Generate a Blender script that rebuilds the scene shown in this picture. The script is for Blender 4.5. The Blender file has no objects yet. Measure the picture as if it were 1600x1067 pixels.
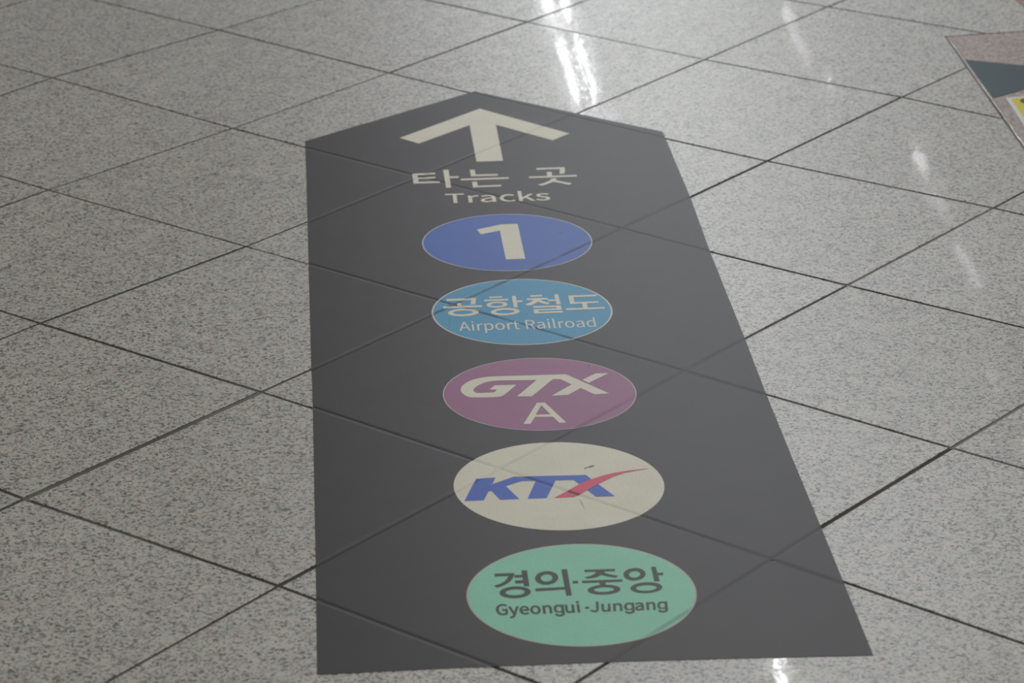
import bpy, bmesh, math, random
from mathutils import Matrix, Vector
from mathutils.geometry import tessellate_polygon

random.seed(7)
S = bpy.context.scene
COL = S.collection

# ---------------------------------------------------------------- camera
cam_data = bpy.data.cameras.new('camera')
cam = bpy.data.objects.new('camera', cam_data)
COL.objects.link(cam)
CX, CY, CZ = (-0.287908, -2.830346, 1.517736)
RX, RY, RZ = ((0.99741103, -0.07179096, -0.00415802), (0.03067257, 0.37241955, 0.92755748), (-0.06504171, -0.9252836, 0.37365738))
cam.matrix_world = Matrix(((RX[0], RY[0], RZ[0], CX), (RX[1], RY[1], RZ[1], CY), (RX[2], RY[2], RZ[2], CZ), (0, 0, 0, 1)))
cam_data.sensor_fit = 'HORIZONTAL'
cam_data.sensor_width = 36.0
cam_data.lens = 105.7646
cam_data.clip_start = 0.05
cam_data.dof.use_dof = True
cam_data.dof.focus_distance = 3.92
cam_data.dof.aperture_fstop = 9.0
S.camera = cam

# ---------------------------------------------------------------- light
S.view_settings.view_transform = 'Standard'
S.view_settings.look = 'None'
S.view_settings.gamma = 1.0
S.view_settings.use_curve_mapping = False
S.view_settings.exposure = 0.0

world = bpy.data.worlds.new('hall_light')
S.world = world
world.use_nodes = True
bg = world.node_tree.nodes['Background']
bg.inputs[0].default_value = (1.0, 0.985, 0.95, 1)
bg.inputs[1].default_value = 0.06

CEIL = 3.5


def tube(x, y0, y1, watts, width=0.026, z=CEIL, color=(0.93, 0.97, 1.0)):
    """one fluorescent tube, or an added fill light, hanging under the hall ceiling, running along the hall"""
    l = bpy.data.lights.new('tube_or_fill_light', 'AREA')
    l.shape = 'RECTANGLE'
    l.size = width
    l.size_y = y1 - y0
    l.energy = watts
    l.color = color
    o = bpy.data.objects.new('tube_or_fill_light', l)
    o.location = (x, (y0 + y1) / 2, z)
    COL.objects.link(o)
    return o


K = (CEIL + CZ) / (2.8 + CZ)
def at(x, y):                       # along the mirrored rows of tubes overhead
    return CX + (x - CX) * K, CY + (y - CY) * K


for y0, y1 in ((13.8, 14.82), (12.37, 13.39), (10.95, 11.97), (9.53, 10.55), (8.11, 9.13), (6.69, 7.71), (4.2, 5.35), (2.8, 3.8)):
    for x in ((1.0, 1.09) if y0 != 4.2 else (1.078,)):       # one tube of this pair is out
        a, b = at(x, y0), at(x, y1)
        tube(a[0], a[1], b[1], 23.0 if y0 != 4.2 else 36.0)
for x, y0, y1, wt in ((2.24, 12.22, 12.42, 2.0), (2.21, 11.45, 12.05, 2.8), (2.25, 11.0, 11.25, 1.0), (2.455, 9.72, 10.04, 3.2), (2.42, 9.1, 9.5, 1.3), (2.385, 8.31, 8.8, 2.2),
                         (2.22, 7.2, 7.45, 0.6), (2.2, 6.65, 6.85, 0.5)):
    a, b = at(x, y0), at(x, y1)
    tube(a[0], a[1], b[1], wt, width=0.012)
# unseen rows added over and behind the viewer to light the floor evenly
for x in (-3.2, -0.6, 2.0, 4.6):
    for y in (-3.8, -0.7, 2.2):
        tube(x, y - 0.6, y + 0.6, 14.5, width=0.15, color=(1.0, 0.965, 0.90))

# ---------------------------------------------------------------- helpers
def thing(o, label=None, cat=None, group=None, kind=None):
    if label: o['label'] = label
    if cat: o['category'] = cat
    if group: o['group'] = group
    if kind: o['kind'] = kind
    return o


def link(name, bm, mats, parent=None):
    me = bpy.data.meshes.new(name)
    bm.to_mesh(me)
    bm.free()
    for m in (mats if isinstance(mats, (list, tuple)) else [mats]):
        me.materials.append(m)
    o = bpy.data.objects.new(name, me)
    COL.objects.link(o)
    o.parent = parent
    return o


class N:
    """small node-tree writer"""
    def __init__(self, name):
        self.m = bpy.data.materials.new(name)
        self.m.use_nodes = True
        self.t = self.m.node_tree
        self.b = self.t.nodes['Principled BSDF']

    def n(self, kind, **kw):
        nd = self.t.nodes.new(kind)
        for k, v in kw.items():
            if k.startswith('i_'):
                nd.inputs[k[2:].replace('_', ' ')].default_value = v
            else:
                setattr(nd, k, v)
        return nd

    def l(self, a, b):
        self.t.links.new(a, b)

    def ramp(self, fac, stops, interp='LINEAR'):
        r = self.t.nodes.new('ShaderNodeValToRGB')
        r.color_ramp.interpolation = interp
        e = r.color_ramp.elements
        while len(e) < len(stops):
            e.new(0.5)
        for k, (p, c) in zip(e, stops):
            k.position = p
            k.color = (*c, 1) if len(c) == 3 else c
        self.l(fac, r.inputs[0])
        return r.outputs[0]

    def math(self, op, a, b=None, clamp=False):
        m = self.t.nodes.new('ShaderNodeMath')
        m.operation = op
        m.use_clamp = clamp
        for i, v in enumerate((a, b)):
            if v is None: continue
            if isinstance(v, (int, float)): m.inputs[i].default_value = v
            else: self.l(v, m.inputs[i])
        return m.outputs[0]

    def mix(self, fac, a, b, mode='MIX'):
        m = self.t.nodes.new('ShaderNodeMix')
        m.data_type = 'RGBA'
        m.blend_type = mode
        for i, v in ((0, fac), (6, a), (7, b)):
            if isinstance(v, (int, float)): m.inputs[i].default_value = v
            elif isinstance(v, tuple): m.inputs[i].default_value = (*v, 1) if len(v) == 3 else v
            else: self.l(v, m.inputs[i])
        return m.outputs[2]


def granite(name, ramp, pit, rough=0.42, coat=1.0):
    g = N(name)
    geo = g.n('ShaderNodeNewGeometry')
    att = g.n('ShaderNodeAttribute', attribute_name='slab')
    off = g.n('ShaderNodeVectorMath', operation='MULTIPLY')
    g.l(att.outputs['Color'], off.inputs[0]); off.inputs[1].default_value = (37, 53, 0)
    p = g.n('ShaderNodeVectorMath', operation='ADD')
    g.l(geo.outputs['Position'], p.inputs[0]); g.l(off.outputs[0], p.inputs[1])
    warp = g.n('ShaderNodeTexNoise', i_Scale=140.0, i_Detail=2.0)
    g.l(p.outputs[0], warp.inputs['Vector'])
    w2 = g.n('ShaderNodeVectorMath', operation='SCALE'); w2.inputs['Scale'].default_value = 0.0042
    g.l(warp.outputs['Color'], w2.inputs[0])
    q = g.n('ShaderNodeVectorMath', operation='ADD')
    g.l(p.outputs[0], q.inputs[0]); g.l(w2.outputs[0], q.inputs[1])
    v = g.n('ShaderNodeTexVoronoi', voronoi_dimensions='2D', i_Scale=GRAIN)
    g.l(q.outputs[0], v.inputs['Vector'])
    sep = g.n('ShaderNodeSeparateColor'); g.l(v.outputs['Color'], sep.inputs[0])
    col = g.ramp(sep.outputs[0], ramp)
    fine = g.n('ShaderNodeTexVoronoi', voronoi_dimensions='2D', i_Scale=GRAIN * 1.9)
    g.l(q.outputs[0], fine.inputs['Vector'])
    sf = g.n('ShaderNodeSeparateColor'); g.l(fine.outputs['Color'], sf.inputs[0])
    col = g.mix(1.0, col, g.ramp(sf.outputs[1], ((0.0, (pit,) * 3), (0.11, (pit,) * 3), (0.17, (0.92,) * 3), (1.0, (1.04,) * 3))), 'MULTIPLY')
    big = g.n('ShaderNodeTexNoise', i_Scale=22.0, i_Detail=3.0); g.l(p.outputs[0], big.inputs['Vector'])
    col = g.mix(1.0, col, g.ramp(big.outputs['Fac'], ((0.3, (0.90, 0.89, 0.885)), (0.5, (1, 1, 1)), (0.7, (1.06, 1.05, 1.02)))), 'MULTIPLY')
    hue = g.n('ShaderNodeTexNoise', i_Scale=75.0, i_Detail=2.0); g.l(p.outputs[0], hue.inputs['Vector'])
    col = g.mix(1.0, col, g.ramp(hue.outputs['Fac'], ((0.32, (1.045, 0.985, 0.95)), (0.5, (1, 1, 1)), (0.68, (0.955, 1.0, 1.0)))), 'MULTIPLY')
    tone = g.n('ShaderNodeSeparateColor'); g.l(att.outputs['Color'], tone.inputs[0])
    col = g.mix(1.0, col, g.ramp(tone.outputs[2], ((0.0, (0.95, 0.945, 0.93)), (1.0, (1.03, 1.03, 1.03)))), 'MULTIPLY')
    g.l(col, g.b.inputs['Base Color'])
    g.b.inputs['Roughness'].default_value = rough
    g.b.inputs['Specular IOR Level'].default_value = 0.5
    # polish: each crystal takes the buffing a little differently
    g.l(g.ramp(sep.outputs[1], ((0.0, (0.01 * coat,) * 3), (0.42, (0.015 * coat,) * 3), (0.55, (0.085 * coat,) * 3))), g.b.inputs['Coat Weight'])
    g.b.inputs['Coat Roughness'].default_value = COAT_ROUGH
    bn = g.n('ShaderNodeTexNoise', i_Scale=190.0, i_Detail=2.0); g.l(p.outputs[0], bn.inputs['Vector'])
    bump = g.n('ShaderNodeBump', i_Strength=BUMP, i_Distance=0.001)
    g.l(bn.outputs['Fac'], bump.inputs['Height'])
    g.l(g.ramp(sep.outputs[2], ((0.38, (0.075,) * 3), (0.46, (BUMP,) * 3))), bump.inputs['Strength'])
    g.l(bump.outputs[0], g.b.inputs['Coat Normal'])
    return g.m


GRAIN, COAT_ROUGH, BUMP = 270.0, 0.03, 0.013
M_granite = granite('grey_granite', ((0.0, (0.16, 0.155, 0.145)), (0.06, (0.18, 0.175, 0.165)), (0.10, (0.28, 0.275, 0.26)), (0.22, (0.33, 0.325, 0.31)), (0.34, (0.41, 0.403, 0.385)), (1.0, (0.48, 0.472, 0.45))), 0.36)
M_pink = granite('pink_granite', ((0.0, (0.14, 0.12, 0.11)), (0.10, (0.16, 0.135, 0.13)), (0.2, (0.26, 0.22, 0.205)), (0.5, (0.33, 0.27, 0.25)), (1.0, (0.40, 0.325, 0.30))), 0.55)
M_brown = granite('brown_granite', ((0.0, (0.13, 0.07, 0.05)), (0.3, (0.25, 0.14, 0.105)), (1.0, (0.34, 0.20, 0.15))), 0.6)

g = N('joint_mortar')
geo = g.n('ShaderNodeNewGeometry')
n1 = g.n('ShaderNodeTexNoise', i_Scale=4.5, i_Detail=3.0); g.l(geo.outputs['Position'], n1.inputs['Vector'])
pale = g.n('ShaderNodeAttribute', attribute_name='slab')
k = g.math('ADD', pale.outputs['Fac'], g.math('MULTIPLY', g.math('SUBTRACT', n1.outputs['Fac'], 0.5), 1.3), True)
g.l(g.ramp(k, ((0.0, (0.022, 0.021, 0.018)), (0.3, (0.058, 0.053, 0.044)), (0.7, (0.16, 0.158, 0.15)), (1.0, (0.22, 0.218, 0.21)))), g.b.inputs['Base Color'])
g.b.inputs['Roughness'].default_value = 0.9
M_mortar = g.m


def vinyl(name, color, rough=0.5, dirt=0.0, crease=1.0, spec=0.28):
    g = N(name)
    geo = g.n('ShaderNodeNewGeometry')
    n1 = g.n('ShaderNodeTexNoise', i_Scale=16.0, i_Detail=4.0); g.l(geo.outputs['Position'], n1.inputs['Vector'])
    n2 = g.n('ShaderNodeTexNoise', i_Scale=380.0, i_Detail=2.0); g.l(geo.outputs['Position'], n2.inputs['Vector'])
    c = g.mix(1.0, color, g.ramp(n1.outputs['Fac'], ((0.3, (1 - dirt,) * 3), (0.7, (1 + dirt * 0.4,) * 3))), 'MULTIPLY')
    c = g.mix(1.0, c, g.ramp(n2.outputs['Fac'], ((0.3, (0.95,) * 3), (0.7, (1.04,) * 3))), 'MULTIPLY')
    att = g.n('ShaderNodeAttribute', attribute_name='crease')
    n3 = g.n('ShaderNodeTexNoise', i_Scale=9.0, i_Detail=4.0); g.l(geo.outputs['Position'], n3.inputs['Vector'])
    dirt_shade = g.math('MULTIPLY', g.ramp(att.outputs['Fac'], ((0.30, (0,) * 3), (0.55, (1,) * 3))), g.ramp(n3.outputs['Fac'], ((0.38, (0.35,) * 3), (0.52, (1,) * 3))))
    c = g.mix(g.math('MULTIPLY', dirt_shade, crease, True), c, tuple(k * 0.32 for k in color))  # darkens the creases: dirt and painted shade together in the colour
    g.l(c, g.b.inputs['Base Color'])
    g.b.inputs['Roughness'].default_value = rough
    g.b.inputs['Specular IOR Level'].default_value = spec
    bump = g.n('ShaderNodeBump', i_Strength=0.12, i_Distance=0.0006)
    g.l(n2.outputs['Fac'], bump.inputs['Height']); g.l(bump.outputs[0], g.b.inputs['Normal'])
    return g.m


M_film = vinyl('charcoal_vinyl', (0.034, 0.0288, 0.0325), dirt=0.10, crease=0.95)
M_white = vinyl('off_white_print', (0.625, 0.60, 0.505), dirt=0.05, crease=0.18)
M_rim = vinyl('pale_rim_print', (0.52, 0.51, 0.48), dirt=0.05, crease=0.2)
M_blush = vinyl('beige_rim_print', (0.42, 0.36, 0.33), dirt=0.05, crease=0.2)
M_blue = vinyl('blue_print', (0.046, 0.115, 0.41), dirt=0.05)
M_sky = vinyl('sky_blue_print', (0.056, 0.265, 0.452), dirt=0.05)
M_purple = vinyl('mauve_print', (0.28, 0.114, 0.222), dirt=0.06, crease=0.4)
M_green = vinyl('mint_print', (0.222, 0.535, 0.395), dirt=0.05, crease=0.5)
M_logo_blue = vinyl('royal_blue_print', (0.048, 0.113, 0.47), dirt=0.04)
M_logo_red = vinyl('crimson_print', (0.59, 0.068, 0.138), dirt=0.04)
M_dark = vinyl('dark_grey_print', (0.03, 0.038, 0.034), dirt=0.05)
M_scuff = vinyl('scuff_grime', (0.10, 0.10, 0.095), dirt=0.1, crease=0.0)
M_scuff_soft = vinyl('scuff_grime_pale', (0.33, 0.33, 0.29), dirt=0.1, crease=0.0)
M_scuff_blue = vinyl('scuff_grime_blue', (0.085, 0.20, 0.31), dirt=0.1, crease=0.0)
M_scuff_navy = vinyl('scuff_grime_navy', (0.05, 0.075, 0.16), dirt=0.1, crease=0.0)
M_scuff_mauve = vinyl('scuff_grime_mauve', (0.12, 0.06, 0.10), dirt=0.1, crease=0.0)
M_teal = vinyl('dark_teal_vinyl', (0.022, 0.045, 0.056), dirt=0.05, crease=0.0)
M_yellow = vinyl('yellow_print', (0.55, 0.5, 0.03), dirt=0.05, crease=0.0)
M_border = vinyl('white_vinyl', (0.60, 0.59, 0.57), dirt=0.05, crease=0.0)

# ---------------------------------------------------------------- the floor: slabs laid 45 degrees to the sign
GO, GA, GB = (-421.46, 1907.5), (296.09, -268.95), (268.95, 296.09)          # mm: first corner and the two slab edges
DEV = {(-9,0): (-13.0, 37.8), (-9,1): (-13.0, 37.8), (-9,2): (-12.9, 37.9), (-8,-1): (-13.1, 37.8), (-8,0): (-13.1, 37.8), (-8,1): (-13.1, 37.8), (-8,2): (-13.0, 37.8), (-8,3): (-12.9, 37.9), (-7,-2): (-14.2, 37.4), (-7,-1): (-13.2, 37.7), (-7,0): (-13.3, 37.7), (-7,1): (-13.2, 37.8), (-7,2): (-13.1, 37.8), (-7,3): (-12.9, 37.9), (-7,4): (-12.7, 37.9), (-6,-4): (-14.0, 37.5), (-6,-3): (-14.1, 37.4), (-6,-2): (-14.2, 37.4), (-6,-1): (-13.4, 37.7), (-6,0): (-13.5, 37.7), (-6,1): (-13.5, 37.7), (-6,2): (-13.2, 37.7), (-6,3): (-12.9, 37.8), (-6,4): (-12.7, 37.9), (-6,5): (-12.7, 37.9), (-5,-5): (-15.3, 36.9), (-5,-4): (-14.0, 37.5), (-5,-3): (-14.0, 37.5), (-5,-2): (-14.2, 37.4), (-5,-1): (-14.3, 37.3), (-5,0): (-13.8, 37.5), (-5,1): (-13.8, 37.5), (-5,2): (-13.4, 37.7), (-5,3): (-12.9, 37.9), (-5,4): (-12.7, 37.9), (-5,5): (-12.5, 38.0), (-5,6): (-12.3, 38.1), (-4,-6): (-4.2, 9.8), (-4,-5): (-4.3, 10.1), (-4,-4): (-15.3, 37.0), (-4,-3): (-13.9, 37.5), (-4,-2): (-14.1, 37.4), (-4,-1): (-14.3, 37.4), (-4,0): (-14.2, 37.4), (-4,1): (-14.5, 37.3), (-4,2): (-13.7, 37.6), (-4,3): (-12.6, 38.0), (-4,4): (-12.2, 38.1), (-4,5): (-12.0, 38.2), (-4,6): (0.7, 9.0), (-4,7): (-0.5, 8.3), (-3,-7): (-2.9, -1.3), (-3,-6): (-2.8, -1.2), (-3,-5): (-4.1, 9.5), (-3,-4): (-4.3, 10.0), (-3,-3): (-15.3, 37.0), (-3,-2): (-13.9, 37.5), (-3,-1): (-14.0, 37.5), (-3,0): (-14.6, 37.3), (-3,1): (-15.5, 36.9), (-3,2): (-12.6, 38.0), (-3,3): (-11.0, 38.5), (-3,4): (0.5, 10.2), (-3,5): (0.7, 8.6), (-3,6): (-0.4, 7.7), (-3,7): (6.5, 13.0), (-3,8): (6.8, 14.0), (-2,-8): (-5.7, -10.7), (-2,-7): (-5.5, -10.3), (-2,-6): (-2.9, -1.3), (-2,-5): (-2.8, -1.1), (-2,-4): (-3.9, 8.8), (-2,-3): (-4.2, 9.6), (-2,-2): (-2.8, 9.7), (-2,-1): (-10.8, 33.4), (-2,0): (-13.1, 37.8), (-2,1): (-11.0, 38.5), (-2,2): (-2.7, 37.8), (-2,3): (0.4, 13.6), (-2,4): (1.1, 8.1), (-2,5): (-0.2, 6.0), (-2,6): (6.4, 12.8), (-2,7): (7.0, 14.5), (-2,8): (7.3, 15.3), (-2,9): (7.5, 15.7), (-1,-9): (-5.0, -10.9), (-1,-8): (-5.9, -11.3), (-1,-7): (-5.8, -10.9), (-1,-6): (-5.5, -10.2), (-1,-5): (-2.9, -1.4), (-1,-4): (-2.8, -1.0), (-1,-3): (0.1, -0.8), (-1,-2): (-4.8, 10.1), (-1,-1): (-4.1, 13.2), (-1,0): (-11.2, 35.2), (-1,1): (1.8, 12.1), (-1,2): (3.9, -3.4), (-1,3): (1.8, -2.2), (-1,4): (1.2, -2.9), (-1,5): (6.5, 13.0), (-1,6): (7.7, 16.2), (-1,7): (8.0, 17.0), (-1,8): (8.0, 17.1), (-1,9): (7.9, 16.9), (-1,10): (7.9, 16.7), (0,-10): (-5.0, -11.1), (0,-9): (-5.1, -11.2), (0,-8): (-5.1, -11.3), (0,-7): (-5.2, -11.3), (0,-6): (-5.9, -11.3), (0,-5): (-5.5, -10.0), (0,-4): (-1.1, -1.3), (0,-3): (-3.1, -0.7), (0,-2): (-0.3, -0.6), (0,-1): (-3.2, 1.6), (0,0): (8.1, -7.7), (0,1): (5.0, -12.8), (0,2): (-0.4, -10.8), (0,3): (-1.3, -4.0), (0,4): (10.0, 21.8), (0,5): (13.3, 29.9), (0,6): (9.9, 21.9), (0,7): (9.2, 20.2), (0,8): (8.8, 19.0), (0,9): (8.5, 18.2), (0,10): (8.2, 17.6), (0,11): (8.1, 17.2), (1,-11): (-5.0, -11.1), (1,-10): (-5.1, -11.3), (1,-9): (-5.2, -11.5), (1,-8): (-5.3, -11.7), (1,-7): (-5.4, -12.0), (1,-6): (-5.5, -12.1), (1,-5): (-5.4, -11.6), (1,-4): (-6.6, -11.7), (1,-3): (-1.7, -1.9), (1,-2): (-1.8, 1.9), (1,-1): (8.4, -10.1), (1,0): (4.6, -12.9), (1,1): (-3.2, -22.8), (1,2): (-3.4, -7.7), (1,3): (0.7, 16.4), (1,4): (15.6, 36.8), (1,5): (14.9, 37.1), (1,6): (10.9, 28.3), (1,7): (9.6, 25.5), (1,8): (8.9, 24.0), (1,9): (8.4, 23.1), (1,10): (8.1, 22.4), (1,11): (7.9, 22.0), (1,12): (7.7, 21.6), (2,-11): (-5.1, -11.2), (2,-10): (-5.2, -11.4), (2,-9): (-5.3, -11.7), (2,-8): (-5.4, -12.1), (2,-7): (-5.7, -12.7), (2,-6): (-6.0, -13.6), (2,-5): (-8.1, -18.4), (2,-4): (-7.2, -15.4), (2,-3): (-5.7, -8.0), (2,-2): (6.5, 2.9), (2,-1): (3.7, -2.4), (2,0): (-1.5, -11.7), (2,1): (-5.3, -7.5), (2,2): (2.6, 12.9), (2,3): (20.6, 34.3), (2,4): (16.9, 36.2), (2,5): (16.1, 36.6), (2,6): (15.8, 36.1), (2,7): (15.4, 35.1), (2,8): (15.1, 34.5), (2,9): (14.9, 34.1), (2,10): (14.8, 33.8), (2,11): (14.7, 33.6), (2,12): (14.6, 33.4), (3,-10): (-5.2, -11.5), (3,-9): (-5.3, -11.9), (3,-8): (-5.5, -12.4), (3,-7): (-5.8, -13.2), (3,-6): (-6.4, -14.8), (3,-5): (-9.6, -22.9), (3,-4): (-13.3, -32.6), (3,-3): (2.0, 4.1), (3,-2): (2.6, 7.3), (3,-1): (-3.8, 2.9), (3,0): (-2.5, 0.7), (3,1): (6.2, 11.1), (3,2): (2.5, 8.1), (3,3): (16.2, 31.6), (3,4): (17.7, 35.9), (3,5): (16.1, 34.9), (3,6): (15.7, 34.9), (3,7): (15.4, 34.6), (3,8): (15.1, 34.3), (3,9): (15.0, 34.0), (3,10): (14.8, 33.7), (3,11): (14.7, 33.6), (4,-9): (-3.6, -9.6), (4,-8): (-3.8, -10.0), (4,-7): (-4.1, -10.7), (4,-6): (-4.5, -11.7), (4,-5): (-6.2, -16.1), (4,-4): (-4.3, -11.8), (4,-3): (1.4, 0.9), (4,-2): (0.5, 5.1), (4,-1): (0.1, -3.8), (4,0): (17.1, 0.5), (4,1): (8.8, 4.8), (4,2): (8.0, 8.9), (4,3): (10.5, 19.7), (4,4): (15.6, 31.5), (4,5): (15.8, 33.9), (4,6): (15.5, 34.1), (4,7): (15.3, 34.1), (4,8): (15.1, 33.9), (4,9): (15.0, 33.8), (4,10): (14.8, 33.6), (5,-8): (-3.5, -9.5), (5,-7): (-3.6, -9.7), (5,-6): (-3.6, -9.7), (5,-5): (-3.2, -8.9), (5,-4): (1.2, -14.7), (5,-3): (6.7, -9.8), (5,-2): (15.1, -28.0), (5,-1): (6.2, -11.7), (5,0): (9.4, -0.7), (5,1): (10.1, 3.3), (5,2): (6.6, 3.7), (5,3): (9.6, 18.2), (5,4): (10.6, 19.9), (5,5): (15.5, 32.1), (5,6): (15.3, 33.6), (5,7): (15.2, 33.7), (5,8): (15.1, 33.7), (5,9): (14.9, 33.6), (6,-8): (-3.3, -8.9), (6,-7): (-3.2, -8.8), (6,-6): (-0.1, -15.4), (6,-5): (0.9, -14.6), (6,-4): (5.1, -7.3), (6,-3): (8.4, -13.4), (6,-2): (10.7, -18.3), (6,-1): (8.1, -14.7), (6,0): (9.0, -7.7), (6,1): (7.6, 1.6), (6,2): (6.8, 3.2), (6,3): (12.9, 13.6), (6,4): (10.0, 18.9), (6,5): (10.5, 19.7), (6,6): (15.4, 32.1), (6,7): (15.1, 33.4), (6,8): (15.0, 33.4), (7,-7): (0.3, -15.6), (7,-6): (0.9, -15.3), (7,-5): (1.8, -15.0), (7,-4): (5.5, -8.0), (7,-3): (6.3, -9.7), (7,-2): (6.9, -11.0), (7,-1): (6.0, -10.7), (7,0): (9.0, -9.1), (7,1): (9.1, -7.6), (7,2): (7.1, 2.0), (7,3): (12.9, 13.0), (7,4): (13.3, 14.7), (7,5): (10.1, 19.1), (7,6): (15.1, 31.7), (7,7): (15.3, 32.1), (8,-6): (1.4, -15.4), (8,-5): (5.1, -7.2), (8,-4): (5.5, -7.9), (8,-3): (5.9, -8.8), (8,-2): (6.2, -9.4), (8,-1): (5.6, -9.9), (8,0): (9.0, -9.5), (8,1): (9.0, -8.4), (8,2): (9.0, -7.7), (8,3): (6.8, 2.1), (8,4): (13.2, 14.1), (8,5): (13.5, 15.2), (8,6): (10.1, 19.1), (9,-5): (5.2, -7.2), (9,-4): (5.4, -7.7), (9,-3): (5.6, -8.2), (9,-2): (5.8, -8.6), (9,-1): (5.3, -9.4), (9,0): (9.0, -9.5), (9,1): (9.0, -8.7), (9,2): (8.9, -8.2), (9,3): (6.7, 2.0), (9,4): (13.1, 13.8), (9,5): (13.4, 14.7), (10,-4): (5.3, -7.5), (10,-3): (5.4, -7.8), (10,-2): (5.5, -8.0), (10,-1): (5.1, -9.0), (10,0): (8.9, -9.5), (10,1): (8.9, -8.9), (10,2): (8.9, -8.4), (10,3): (8.9, -8.1), (11,-3): (5.3, -7.5), (11,-2): (5.4, -7.7), (11,-1): (5.0, -8.7), (11,0): (8.9, -9.4), (11,1): (8.9, -9.0), (11,2): (8.9, -8.6), (12,-2): (5.3, -7.4), (12,-1): (4.9, -8.5), (12,0): (8.9, -9.3), (12,1): (8.9, -9.0), (13,-1): (4.8, -8.3), (13,0): (8.8, -9.2)}                             # mm: how far each laid corner is off the ideal grid

LAID = dict(DEV)


def corner(a, b):
    d = DEV.get((a, b))
    if d is None:                       # further out the laying settles back to the grid
        k = min(LAID, key=lambda q: (q[0] - a) ** 2 + (q[1] - b) ** 2)
        f = 0.6 ** math.hypot(k[0] - a, k[1] - b)
        d = DEV[(a, b)] = (LAID[k][0] * f, LAID[k][1] * f)
    return Vector(((GO[0] + a * GA[0] + b * GB[0] + d[0]) / 1000, (GO[1] + a * GA[1] + b * GB[1] + d[1]) / 1000))


WIDE = {('b', 2, -3): 9.0, ('b', 3, -3): 7.0, ('b', 3, -4): 4.5, ('b', 4, -1): 5.5, ('b', 4, -2): 6.5, ('a', 0, -1): 4.0, ('a', 1, -1): 3.2, ('a', 3, 0): 5.5,
        ('a', 1, -2): 6.0, ('a', 1, -3): 6.0, ('a', 2, -3): 6.0, ('b', 1, -2): 6.0, ('a', 0, 2): 3.0}
_jw = {}


def joint(kind, a, b):
    k = (kind, a, b)
    if k not in _jw:
        _jw[k] = WIDE.get(k, random.uniform(4.0, 6.0)) / 1000
    return _jw[k]


def clip(poly, p, n):
    """keep the side of the line through p that n points to"""
    out = []
    for i, c in enumerate(poly):
        d = poly[(i + 1) % len(poly)]
        s, t = (c - p).dot(n), (d - p).dot(n)
        if s >= 0: out.append(c)
        if (s >= 0) != (t >= 0): out.append(c + (d - c) * (s / (s - t)))
    return out


def inset(poly, ws):
    """convex counter-clockwise polygon, each edge moved in by its own width"""
    q = list(poly)
    for i in range(len(poly)):
        c, d = poly[i], poly[(i + 1) % len(poly)]
        e = (d - c).normalized()
        n = Vector((-e.y, e.x))
        q = clip(q, c + n * ws[i], n)
    return q


def tidy(poly):
    r = [p for i, p in enumerate(poly) if (p - poly[i - 1]).length > 0.0008]
    return r if len(r) > 2 else []


def slab(bm, lay, poly, mat=0, bare=False, c=None):
    poly = tidy(poly)
    if len(poly) < 3: return
    c = c or (random.random(), random.random(), random.random(), 1)
    chamfer = [] if bare else tidy(inset(poly, [0.0009] * len(poly)))
    if len(chamfer) == len(poly):
        rings = [[bm.verts.new((p.x, p.y, z)) for p in r] for r, z in ((chamfer, 0), (poly, -0.00025), (poly, -0.02))]
    else:
        rings = [[bm.verts.new((p.x, p.y, z)) for p in r] for r, z in ((poly, 0), (poly, -0.02))]
    faces = [bm.faces.new(rings[0])]
    for r, s in zip(rings, rings[1:]):
        for i in range(len(r)):
            j = (i + 1) % len(r)
            faces.append(bm.faces.new((r[j], r[i], s[i], s[j])))
    for f in faces:
        f.material_index = mat
        for lp in f.loops: lp[lay] = c


# the inlay of pink granite to the right of the sign: its left and far edges
V2 = Vector
IN_P, IN_Q = V2((0.8600, 2.3300)), V2((0.8545, 1.80))
IN_D = (IN_Q - IN_P).normalized()
IN_N = V2((-IN_D.y, IN_D.x))                       # into the inlay
if IN_N.x < 0: IN_N = -IN_N
TOP_D = V2((0.990, 0.137)).normalized()
TOP_N = V2((-TOP_D.y, TOP_D.x))                    # away from the inlay
BR_P, BR_N = V2((1.043, 2.55)), V2((1, 0.09)).normalized()    # edge of the brown slab beyond


def along(s, t):                                   # inlay coordinates: s to the right, t towards the camera
    return IN_P + TOP_D * s + IN_D * t


def size(poly):
    return abs(sum(p.x * poly[i - 1].y - p.y * poly[i - 1].x for i, p in enumerate(poly))) / 2


BR_T = V2((-BR_N.y, BR_N.x))
HOLES = [[along(-0.0022, 0.964), along(0.603, 0.964), along(0.603, -0.0022), along(-0.0022, -0.0022)],
         [BR_P + BR_T * -0.123 + BR_N * -0.0025, BR_P + BR_T * -0.123 + BR_N * 0.403, BR_P + BR_T * 0.483 + BR_N * 0.403, BR_P + BR_T * 0.483 + BR_N * -0.0025]]

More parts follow.
